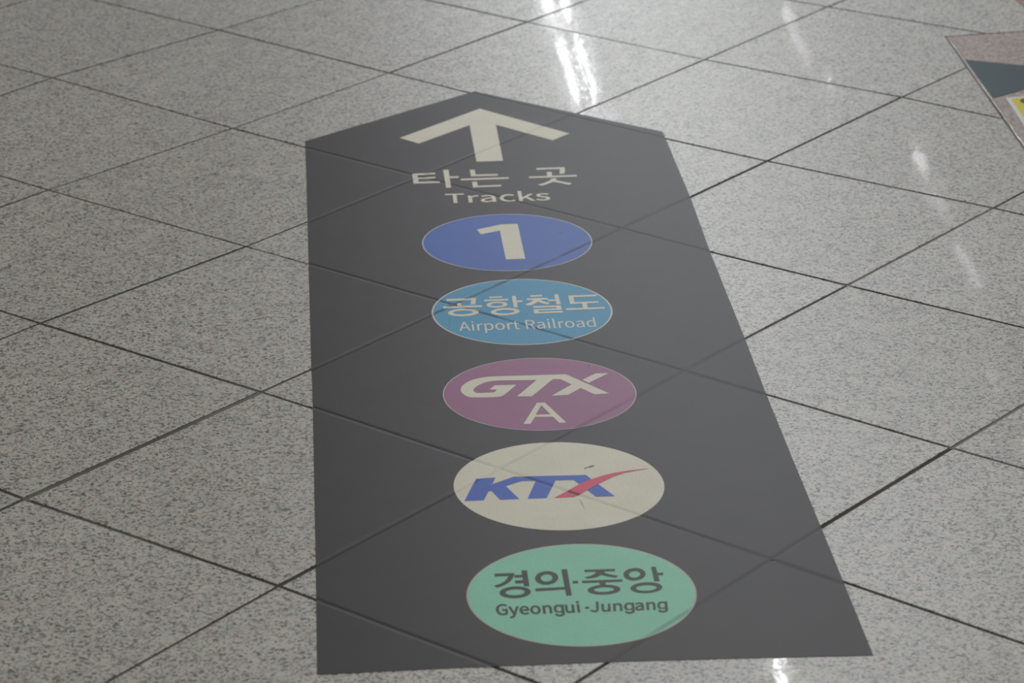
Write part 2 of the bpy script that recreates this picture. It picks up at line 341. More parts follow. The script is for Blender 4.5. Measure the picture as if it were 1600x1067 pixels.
bm = bmesh.new()
lay = bm.loops.layers.float_color.new('slab')
for a in range(-22, 24):
    for b in range(-24, 22):
        u = GO[0] + (a + 0.5) * GA[0] + (b + 0.5) * GB[0], GO[1] + (a + 0.5) * GA[1] + (b + 0.5) * GB[1]
        if not (-5000 < u[0] < 5000 and -3200 < u[1] < 8000): continue
        P = [corner(a, b), corner(a + 1, b), corner(a + 1, b + 1), corner(a, b + 1)]
        P = inset(P, [joint('a', a, b) / 2, joint('b', a + 1, b) / 2, joint('a', a, b + 1) / 2, joint('b', a, b) / 2])
        pieces, cut = [P], False
        for hole in HOLES:
            out = []
            for p in pieces:
                rest, part_out = p, []
                for k in range(len(hole)):
                    e = hole[(k + 1) % len(hole)] - hole[k]
                    n = V2((-e.y, e.x)).normalized()            # into the inlay
                    o = clip(rest, hole[k], -n)
                    if len(o) > 2 and size(o) > 1e-6: part_out.append(o)
                    rest = clip(rest, hole[k], n)
                    if len(rest) < 3: break
                if len(rest) > 2 and size(rest) > 1e-6:
                    cut = True
                    out += part_out
                else:
                    out.append(p)
            pieces = out
        c = (random.random(), random.random(), random.random(), 1)
        for p in pieces: slab(bm, lay, p, bare=cut, c=c)        # a slab that meets an inlay is notched round it
# the mortar the joints are filled with, paler where it has been renewed
PALE = {('b', 2, -3): 0.46, ('b', 1, -2): 0.2, ('b', 3, 0): 0.95, ('b', 4, -1): 0.95, ('a', 4, -1): 0.75, ('a', 3, -1): 0.42, ('b', 3, -1): 0.40, ('b', 4, -2): 0.30, ('a', 3, 0): 0.0, ('a', 2, 0): 0.05,
        ('b', 2, 1): 0.10, ('b', 2, 2): 0.35, ('a', 2, 1): 0.6, ('a', 1, 2): 0.4, ('b', 1, 2): 0.6, ('a', 0, 2): 0.5}
for kind, a, b in list(_jw):
    p, q = corner(a, b), corner(*((a + 1, b) if kind == 'a' else (a, b + 1)))
    d = (q - p).normalized(); n = V2((-d.y, d.x)) * 0.009
    f = bm.faces.new([bm.verts.new((v.x, v.y, -0.0014 - (0.00002 if kind == 'a' else 0))) for v in (p - n, q - n, q + n, p + n)])
    f.material_index = 1
    k = PALE.get((kind, a, b), 0.26 if a + b < 2 else 0.3)
    for lp in f.loops: lp[lay] = (k, k, k, 1)
TL_, BL_ = IN_P - IN_N * 0.006, IN_P + IN_D * 1.0 - IN_N * 0.006
f = bm.faces.new([bm.verts.new((v.x, v.y, -0.0012)) for v in (TL_, BL_, BL_ + IN_N * 0.014, TL_ + IN_N * 0.014)])
f.material_index = 1
for lp in f.loops: lp[lay] = (0.6, 0.6, 0.6, 1)
bed = bm.faces.new([bm.verts.new((x, y, -0.0022)) for x, y in ((-4.8, -3.0), (4.8, -3.0), (4.8, 7.8), (-4.8, 7.8))])
bed.material_index = 1
thing(link('floor', bm, [M_granite, M_mortar]), kind='structure')


def inlay(name, polys, mat):
    bm = bmesh.new()
    lay = bm.loops.layers.float_color.new('slab')
    for p in polys: slab(bm, lay, p)
    return thing(link(name, bm, mat), kind='structure')


inlay('trim_1', [[along(0.0042, 0.96), along(0.60, 0.96), along(0.60, 0.002), along(0.0018, 0.002)]], M_pink)
br = V2((-BR_N.y, BR_N.x))
inlay('trim_2', [[BR_P + br * -0.12, BR_P + br * -0.12 + BR_N * 0.4, BR_P + br * 0.48 + BR_N * 0.4, BR_P + br * 0.48]], M_brown)

# ---------------------------------------------------------------- printed films on the floor
def joint_lines():
    """the straight joints that run under the sign"""
    res = []
    for fixed in (0, 1):
        for k in range(-6, 9):
            pts = []
            for t in range(-8, 9):
                ab = (t, k) if fixed == 0 else (k, t)
                if ab in LAID:
                    p = corner(*ab)
                    if -0.55 < p.x < 0.60 and -0.35 < p.y < 2.35: pts.append(p)
            if len(pts) < 2: continue
            c = sum(pts, V2((0, 0))) / len(pts)
            d = (pts[-1] - pts[0]).normalized()
            res.append((c, V2((-d.y, d.x))))
    return res


JOINTS = joint_lines()
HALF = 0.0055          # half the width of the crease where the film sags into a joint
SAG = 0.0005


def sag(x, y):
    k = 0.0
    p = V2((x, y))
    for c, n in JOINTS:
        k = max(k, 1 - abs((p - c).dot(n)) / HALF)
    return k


def print_mesh(shapes, z, thick=0.0, crease=True):
    """flat shapes in mm (each an outline and its holes), following the creases of the film"""
    bm = bmesh.new()
    for n_shape, loops in enumerate(shapes):
        if loops and isinstance(loops[0][0], (int, float)): loops = [loops]
        v3 = [[Vector((x / 1000, y / 1000, 0)) for x, y in lp] for lp in loops]
        flat = [v for lp in v3 for v in lp]
        vs = [bm.verts.new(v) for v in flat]
        for v in vs:
            v.co.z = n_shape * 1e-5
        for t in tessellate_polygon(v3):
            if len(set(t)) == 3:
                try: bm.faces.new([vs[i] for i in t])
                except ValueError: pass
    bmesh.ops.remove_doubles(bm, verts=bm.verts, dist=1e-6)
    bmesh.ops.recalc_face_normals(bm, faces=bm.faces)
    for f in bm.faces:
        if f.normal.z < 0: f.normal_flip()
    if crease:
        for c, n in JOINTS:
            for off in (-HALF, 0.0, HALF):
                q = c + n * off
                bmesh.ops.bisect_plane(bm, geom=bm.verts[:] + bm.edges[:] + bm.faces[:], dist=1e-6, plane_co=(q.x, q.y, 0), plane_no=(n.x, n.y, 0))
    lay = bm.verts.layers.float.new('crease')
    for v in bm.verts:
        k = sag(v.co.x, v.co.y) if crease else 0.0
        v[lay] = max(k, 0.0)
        v.co.z = z + v.co.z * 0.4 - SAG * max(k, 0.0)
    if thick:
        ed = [e for e in bm.edges if e.is_boundary]
        r = bmesh.ops.extrude_edge_only(bm, edges=ed)
        for v in [g for g in r['geom'] if isinstance(g, bmesh.types.BMVert)]: v.co.z -= thick
    return bm


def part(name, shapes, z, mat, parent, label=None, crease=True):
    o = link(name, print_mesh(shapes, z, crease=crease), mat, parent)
    if label: o['label'] = label
    return o


D = {
    'film': [[[-297.4,2],[-158.4,5.1],[8.5,5.9],[129.3,3.6],[297.4,-2],[295.9,181.5],[294.7,321.1],[292.7,483.6],[290.6,719.7],[290.8,907.2],[288.9,1235.2],[290.8,1483.7],[287,1820.6],[184.8,1906.3],[115.3,1965.1],[-5.5,2068.1],[-162.4,1933.8],[-295.5,1819.6],[-294.8,1670.6],[-294.9,1246.5],[-294.9,845],[-294.2,779.6],[-295.8,262.1]]],
    'arrow': [[[-2.9,1969.2],[-142,1823.3],[-112.2,1791.4],[-25,1881.2],[-25.2,1691.6],[17.1,1692.8],[18.2,1879.9],[104.5,1790],[134.3,1823.4]]],
    'ride': [[[-129.3,1641],[-121,1641.5],[-121.1,1593.2],[-129.1,1592.7]],[[-129.3,1641],[-93,1643.2],[-93.2,1635.4],[-129.4,1632.9]],[[-123.1,1622.1],[-93.8,1623],[-93.8,1616.2],[-122.9,1614]],[[-129.1,1601.3],[-88.1,1601.5],[-88.3,1593.5],[-129.1,1592.7]],[[-80.2,1655],[-71.5,1655.5],[-72,1568.9],[-79.6,1568.6]],[[-73,1622.8],[-57.4,1623.1],[-57.7,1615],[-73,1614.7]],[[-38.4,1652.1],[-30.3,1652.7],[-30.5,1621.7],[-37.9,1620.2]],[[-38.2,1628.9],[4.3,1628.4],[4,1620.4],[-38.1,1620.2]],[[-54.6,1610.4],[20.3,1611.5],[20,1603.5],[-54.8,1602.1]],[[-38.2,1593.6],[-30.3,1594.5],[-30.3,1567.8],[-38.1,1567]],[[-38.1,1574],[6,1576.1],[6,1568.4],[-38.1,1567]],[[66.6,1652.1],[111.4,1652.7],[110.9,1644.9],[66.3,1643.9]],[[103.3,1652.8],[111.4,1652.7],[111,1638.9],[108.6,1621.5],[100.7,1620.9],[102.8,1639.6]],[[81.1,1631.7],[89.2,1631.9],[88.8,1610.7],[80.7,1609.6]],[[52.1,1611.6],[127,1613.7],[126.5,1605.7],[51.8,1603.9]],[[86.1,1599.5],[93.9,1600.4],[92.6,1592.8],[87.2,1583],[77.5,1573.4],[68.4,1566.2],[62.6,1572.2],[71.9,1578.2],[80.6,1587.3],[84.9,1593.4]],[[90,1591.4],[94.8,1589.5],[103.2,1582.3],[115.9,1574.5],[111.5,1566.6],[98.7,1576.6],[88.3,1583.6]]],
    'tracks': [[[[-71.9,1497.1],[-65.9,1497.2],[-65.7,1534.6],[-53.9,1534.7],[-53.9,1540.3],[-83.3,1540.1],[-83.3,1534.5],[-71.6,1534.6]]],[[[-48.7,1497.3],[-42.8,1497.3],[-42.7,1517.7],[-41.5,1520.3],[-40.1,1522.3],[-38.7,1523.6],[-37.3,1524.3],[-35.9,1524.5],[-35.3,1524.5],[-34.8,1524.5],[-34.3,1524.4],[-33.9,1524.2],[-32.8,1523.9],[-31.6,1529.5],[-32.6,1529.9],[-33.2,1530.1],[-33.9,1530.3],[-34.6,1530.4],[-35.3,1530.4],[-37.3,1530],[-39.2,1529.1],[-41,1527.7],[-42.6,1525.8],[-43.8,1523.9],[-43.1,1523.9],[-43.5,1529.5],[-48.5,1529.5]]],[[[-21.1,1496.7],[-18.9,1497],[-16.8,1497.7],[-14.8,1498.7],[-13,1499.9],[-11.4,1501.3],[-11.9,1501.3],[-11.5,1497.6],[-6.5,1497.6],[-6.4,1517.3],[-6.7,1521.7],[-7.9,1525.4],[-9.9,1528.2],[-12.9,1529.9],[-16.7,1530.5],[-19.5,1530.2],[-22.1,1529.5],[-24.5,1528.6],[-26.6,1527.4],[-28.7,1526],[-26.4,1521.4],[-24.5,1522.7],[-22.9,1523.6],[-21.2,1524.3],[-19.5,1524.8],[-17.6,1525],[-15.4,1524.6],[-13.9,1523.6],[-12.9,1522],[-12.4,1520],[-12.3,1518.3],[-18.3,1517.2],[-23.4,1515.4],[-27,1513.1],[-29.2,1510],[-29.9,1506.1],[-29.5,1502.8],[-28.3,1500.2],[-26.4,1498.3],[-23.9,1497.1]],[[-19.7,1502.1],[-21.2,1502.3],[-22.4,1502.7],[-23.4,1503.6],[-24,1504.8],[-24.2,1506.4],[-23.8,1508.4],[-22.6,1510.1],[-20.3,1511.6],[-16.7,1512.8],[-12.3,1513.6],[-12.3,1505.9],[-13.7,1504.7],[-15.3,1503.6],[-16.7,1502.8],[-18.2,1502.3]]],[[[13.3,1497],[15.5,1497.2],[17.5,1497.7],[19.5,1498.6],[21.3,1499.7],[23.4,1501.4],[20.7,1505.9],[19.1,1504.5],[17.9,1503.7],[16.6,1503.1],[15.3,1502.6],[13.8,1502.5],[11.1,1503],[8.8,1504.4],[7,1506.8],[5.9,1509.9],[5.5,1513.7],[6,1517.6],[7.2,1520.8],[9,1523.1],[11.4,1524.6],[14.1,1525.2],[15.3,1525.1],[16.4,1524.7],[17.5,1524.2],[18.5,1523.5],[19.9,1522.3],[23,1526.7],[21.3,1528.1],[19.8,1529.2],[18.1,1530],[16.1,1530.5],[13.9,1530.7],[9.5,1530],[5.5,1527.8],[2.4,1524.3],[0.3,1519.5],[-0.5,1513.7],[0.2,1507.9],[2.1,1503.2],[5,1499.8],[8.9,1497.7]]],[[[28.5,1497.8],[34.3,1497.9],[34.3,1506.4],[39.2,1512.5],[47.2,1498],[53.7,1498.1],[42.7,1517],[52.5,1530],[46.1,1530.2],[33.8,1513.7],[34.4,1513.7],[34.6,1544.5],[28.8,1544.5]]],[[[65.7,1497.4],[69.5,1497.9],[72.5,1499.3],[74.8,1501.4],[76.2,1504.1],[76.7,1507.2],[76.2,1510.5],[74.7,1513],[72.6,1514.7],[70.2,1516.1],[67.7,1517.1],[65.8,1517.9],[64.2,1518.7],[62.9,1519.6],[62.1,1520.6],[61.9,1521.9],[62,1523.2],[62.6,1524.2],[63.5,1525.1],[64.9,1525.7],[66.7,1525.9],[68.1,1525.8],[69.3,1525.4],[70.5,1524.9],[71.7,1524.2],[73.3,1523],[76.3,1527.2],[74.4,1528.6],[72.7,1529.6],[70.9,1530.4],[68.8,1530.9],[66.7,1531.1],[63.1,1530.6],[60.2,1529.3],[58,1527.3],[56.7,1524.7],[56.2,1521.7],[56.7,1518.6],[58.1,1516.3],[60.1,1514.5],[62.4,1513.2],[64.8,1512.2],[66.7,1511.4],[68.4,1510.6],[69.8,1509.5],[70.7,1508.3],[71,1506.9],[70.8,1505.6],[70.2,1504.4],[69.2,1503.5],[67.8,1502.8],[65.8,1502.6],[64,1502.7],[62.3,1503.2],[60.7,1503.9],[59.2,1504.9],[57.3,1506.5],[54.3,1502],[56.5,1500.3],[58.5,1499.1],[60.8,1498.2],[63.2,1497.6]]]],
    'airport': [[[[-92.2,970.3],[-89.7,970.3],[-87.9,980.2],[-81.1,980.2],[-79.3,970.3],[-76.8,970.3],[-83,1002.8],[-85.7,1002.8]],[[-87.3,983.5],[-86.3,988.5],[-85.9,990.6],[-85.6,992.8],[-85.2,995],[-84.8,997.2],[-84.4,999.4],[-84.4,999.4],[-84,997.2],[-83.7,995],[-83.3,992.8],[-83,990.6],[-82.6,988.5],[-81.7,983.5]]],[[[-74.4,970.3],[-72,970.3],[-71.9,994.4],[-74.3,994.4]]],[[[-73.1,999.2],[-72.6,999.3],[-72.1,999.7],[-71.8,1000.3],[-71.6,1001],[-71.5,1002],[-71.5,1002.9],[-71.8,1003.6],[-72.1,1004.1],[-72.5,1004.5],[-73.1,1004.6],[-73.6,1004.5],[-74,1004.2],[-74.4,1003.6],[-74.6,1002.9],[-74.6,1002],[-74.6,1001],[-74.4,1000.3],[-74,999.7],[-73.6,999.3]]],[[[-67.4,970.3],[-65,970.3],[-64.9,985.7],[-64.3,987.9],[-63.6,989.4],[-62.9,990.5],[-62.1,991.1],[-61.4,991.2],[-61.1,991.2],[-60.9,991.2],[-60.6,991.1],[-60.4,991],[-60.1,990.8],[-59.6,994.4],[-59.9,994.7],[-60.2,994.8],[-60.5,994.9],[-60.8,995],[-61.1,995],[-62,994.8],[-62.9,994.1],[-63.7,993.1],[-64.5,991.7],[-65.1,990],[-65.1,990],[-65.3,994.4],[-67.3,994.4]]],[[[-57.5,960.1],[-55.1,960.1],[-55.1,968.3],[-55.1,972.4],[-54.4,971.5],[-53.7,970.7],[-52.9,970.1],[-52.1,969.8],[-51.3,969.7],[-49.5,970.2],[-47.8,971.9],[-46.5,974.5],[-45.6,978.2],[-45.2,982.7],[-45.4,986.8],[-46.1,990.2],[-47.2,992.8],[-48.8,994.4],[-50.7,995],[-51.7,994.8],[-52.6,994.3],[-53.5,993.6],[-54.4,992.6],[-55.2,991.6],[-55.2,991.6],[-55.4,994.4],[-57.4,994.4]],[[-51.7,973.2],[-52.3,973.3],[-52.9,973.5],[-53.6,974],[-54.3,974.7],[-55,975.6],[-55,988.2],[-54.2,989.4],[-53.5,990.3],[-52.7,990.9],[-52,991.3],[-51.3,991.5],[-49.9,991],[-48.9,989.9],[-48.2,988],[-47.8,985.6],[-47.7,982.6],[-47.9,979.4],[-48.5,976.8],[-49.3,974.8],[-50.4,973.6]]],[[[-36.2,969.6],[-34.2,970.2],[-32.5,971.8],[-31,974.4],[-30.1,977.9],[-29.7,982.3],[-30.1,986.6],[-31,990.2],[-32.4,992.8],[-34.1,994.4],[-36.1,995],[-38.1,994.4],[-39.9,992.8],[-41.3,990.2],[-42.3,986.7],[-42.6,982.3],[-42.3,977.9],[-41.4,974.4],[-40,971.8],[-38.2,970.2]],[[-36.2,973.1],[-37.5,973.6],[-38.6,974.8],[-39.5,976.7],[-40,979.2],[-40.1,982.3],[-39.9,985.3],[-39.4,987.9],[-38.6,989.8],[-37.5,991],[-36.1,991.4],[-34.8,991],[-33.7,989.8],[-32.9,987.9],[-32.4,985.3],[-32.2,982.3],[-32.4,979.2],[-32.9,976.7],[-33.8,974.8],[-34.9,973.6]]],[[[-26.2,970.2],[-23.7,970.2],[-23.7,985.7],[-23.1,987.8],[-22.4,989.4],[-21.7,990.4],[-20.9,991],[-20.2,991.2],[-19.9,991.2],[-19.6,991.1],[-19.4,991],[-19.2,990.9],[-18.9,990.8],[-18.4,994.4],[-18.7,994.6],[-18.9,994.8],[-19.2,994.9],[-19.6,994.9],[-19.9,994.9],[-20.8,994.7],[-21.7,994.1],[-22.5,993],[-23.3,991.6],[-23.9,990],[-23.9,990],[-24.1,994.3],[-26.1,994.3]]],[[[-11.9,969.6],[-11.4,969.7],[-10.8,969.8],[-10.3,970],[-9.8,970.2],[-9.3,970.5],[-9.7,973.7],[-10.1,973.5],[-10.4,973.3],[-10.7,973.1],[-11,973],[-11.3,973],[-12.2,973.2],[-12.8,973.8],[-13.1,974.7],[-13.4,976],[-13.4,977.6],[-13.4,990.9],[-9.6,990.9],[-9.6,994.3],[-13.4,994.3],[-13.3,1001.1],[-15.3,1001.1],[-15.6,994.3],[-17.8,994.1],[-17.8,990.9],[-15.8,990.9],[-15.8,977.7],[-15.7,975],[-15.3,972.8],[-14.6,971.1],[-13.4,970]]],[[[9.6,970.2],[12.3,970.2],[7.6,984.4],[9,985.2],[10.2,986.6],[11.1,988.4],[11.7,990.7],[11.9,993.5],[11.6,997.1],[10.7,999.7],[9.3,1001.4],[7.5,1002.4],[5.3,1002.7],[-0.6,1002.7],[-0.7,970.2],[1.7,970.2],[1.8,983.9],[5.1,983.9]],[[1.8,987.3],[1.9,999.2],[4.9,999.2],[6.5,999],[7.8,998.4],[8.7,997.4],[9.3,995.8],[9.4,993.6],[9.2,991.3],[8.7,989.5],[7.8,988.3],[6.5,987.6],[4.9,987.3]]],[[[18.5,969.6],[19.5,969.8],[20.5,970.2],[21.4,971],[22.3,971.9],[23.1,973],[23.2,973],[23.4,970.1],[25.4,970.1],[25.4,985],[25.2,988.3],[24.7,991],[23.8,993.1],[22.4,994.4],[20.6,994.9],[19.3,994.7],[18.1,994.2],[17,993.5],[16,992.6],[15.1,991.7],[16,988.8],[16.8,989.6],[17.5,990.3],[18.4,990.9],[19.3,991.3],[20.2,991.4],[21.4,991.1],[22.2,990.2],[22.7,988.8],[22.9,987.2],[23,985.5],[19.9,984.6],[17.5,983.3],[15.8,981.6],[14.8,979.3],[14.5,976.5],[14.7,974.1],[15.2,972.2],[16.1,970.7],[17.2,969.9]],[[19.2,973],[18.4,973.1],[17.8,973.5],[17.3,974.2],[16.9,975.3],[16.8,976.7],[17,978.4],[17.7,979.8],[18.8,981],[20.6,982],[23,982.6],[23,976.1],[22.2,975],[21.5,974.1],[20.7,973.5],[20,973.1]]],[[[29.7,970.1],[32.1,970.1],[32.2,994.2],[29.8,994.2]]],[[[31,999.1],[31.5,999.2],[32,999.5],[32.3,1000.1],[32.5,1000.9],[32.6,1001.8],[32.5,1002.7],[32.3,1003.4],[32,1004],[31.5,1004.4],[31,1004.5],[30.5,1004.4],[30.1,1004],[29.7,1003.5],[29.5,1002.7],[29.4,1001.8],[29.5,1000.9],[29.7,1000.1],[30,999.6],[30.5,999.2]]],[[[39.2,969.5],[39.5,969.6],[39.8,969.6],[40.1,969.7],[40.3,969.8],[40.6,969.9],[40.2,973.1],[40.1,973.1],[40,973.1],[39.9,973],[39.8,973],[39.7,973],[39.5,973.1],[39.4,973.3],[39.3,973.6],[39.2,974],[39.1,974.7],[39.3,1005.4],[36.8,1005.4],[36.7,975],[36.8,973.1],[37.1,971.6],[37.5,970.5],[38.3,969.8]]],[[[43.9,970.1],[46.4,970.1],[46.4,985.6],[47,987.7],[47.7,989.3],[48.5,990.3],[49.2,990.9],[49.9,991.1],[50.2,991.1],[50.5,991],[50.7,990.9],[51,990.8],[51.3,990.7],[51.7,994.3],[51.4,994.5],[51.2,994.7],[50.9,994.8],[50.6,994.8],[50.2,994.8],[49.3,994.6],[48.4,994],[47.6,992.9],[46.9,991.5],[46.2,989.9],[46.2,989.9],[46,994.2],[44,994.2]]],[[[59.3,969.5],[61.3,970.1],[63,971.7],[64.5,974.2],[65.4,977.7],[65.8,982.1],[65.4,986.5],[64.5,990.1],[63.1,992.7],[61.4,994.3],[59.4,994.8],[57.4,994.3],[55.6,992.7],[54.2,990.1],[53.2,986.5],[52.9,982.1],[53.2,977.8],[54.1,974.3],[55.5,971.7],[57.3,970.1]],[[59.3,973],[58,973.4],[56.9,974.6],[56.1,976.5],[55.5,979.1],[55.4,982.1],[55.6,985.2],[56.1,987.7],[56.9,989.7],[58,990.9],[59.4,991.3],[60.7,990.9],[61.8,989.6],[62.6,987.7],[63.1,985.2],[63.3,982.1],[63.1,979.1],[62.6,976.5],[61.7,974.6],[60.6,973.4]]],[[[72.6,969.5],[73.6,969.7],[74.6,970.2],[75.5,970.9],[76.4,971.9],[77.2,972.9],[77.2,972.9],[77.4,970.1],[79.4,970.1],[79.4,984.9],[79.3,988.2],[78.8,991],[77.8,993],[76.5,994.3],[74.6,994.8],[73.3,994.6],[72.1,994.1],[71,993.4],[70,992.5],[69.1,991.6],[70.1,988.7],[70.8,989.5],[71.6,990.2],[72.4,990.8],[73.3,991.2],[74.2,991.3],[75.4,991],[76.2,990.1],[76.7,988.8],[77,987.1],[77.1,985.4],[73.9,984.5],[71.5,983.2],[69.8,981.5],[68.8,979.2],[68.5,976.4],[68.7,974],[69.3,972.1],[70.1,970.7],[71.2,969.8]],[[73.2,972.9],[72.5,973],[71.8,973.4],[71.3,974.2],[71,975.2],[70.8,976.6],[71,978.3],[71.7,979.8],[72.9,981],[74.6,981.9],[77,982.6],[77,976],[76.2,974.9],[75.5,974],[74.7,973.4],[74,973]]],[[[88.5,969.5],[89.4,969.7],[90.4,970.1],[91.2,970.9],[92,971.8],[92.7,972.9],[92.7,972.9],[92.9,970.1],[94.9,970],[95.1,1005.3],[92.6,1005.3],[92.6,996],[92.7,992],[92,992.9],[91.3,993.7],[90.6,994.3],[89.8,994.7],[88.8,994.8],[87,994.2],[85.3,992.6],[84,989.9],[83.1,986.4],[82.8,982.1],[83,977.7],[83.7,974.2],[84.9,971.6],[86.5,970]],[[89,973],[87.7,973.4],[86.6,974.6],[85.9,976.4],[85.4,979],[85.2,982.1],[85.4,985.2],[86,987.7],[86.9,989.6],[88,990.8],[89.2,991.3],[89.9,991.2],[90.6,990.9],[91.2,990.4],[91.9,989.7],[92.6,988.8],[92.5,976.2],[91.8,975.1],[91.1,974.2],[90.4,973.5],[89.7,973.1]]]],
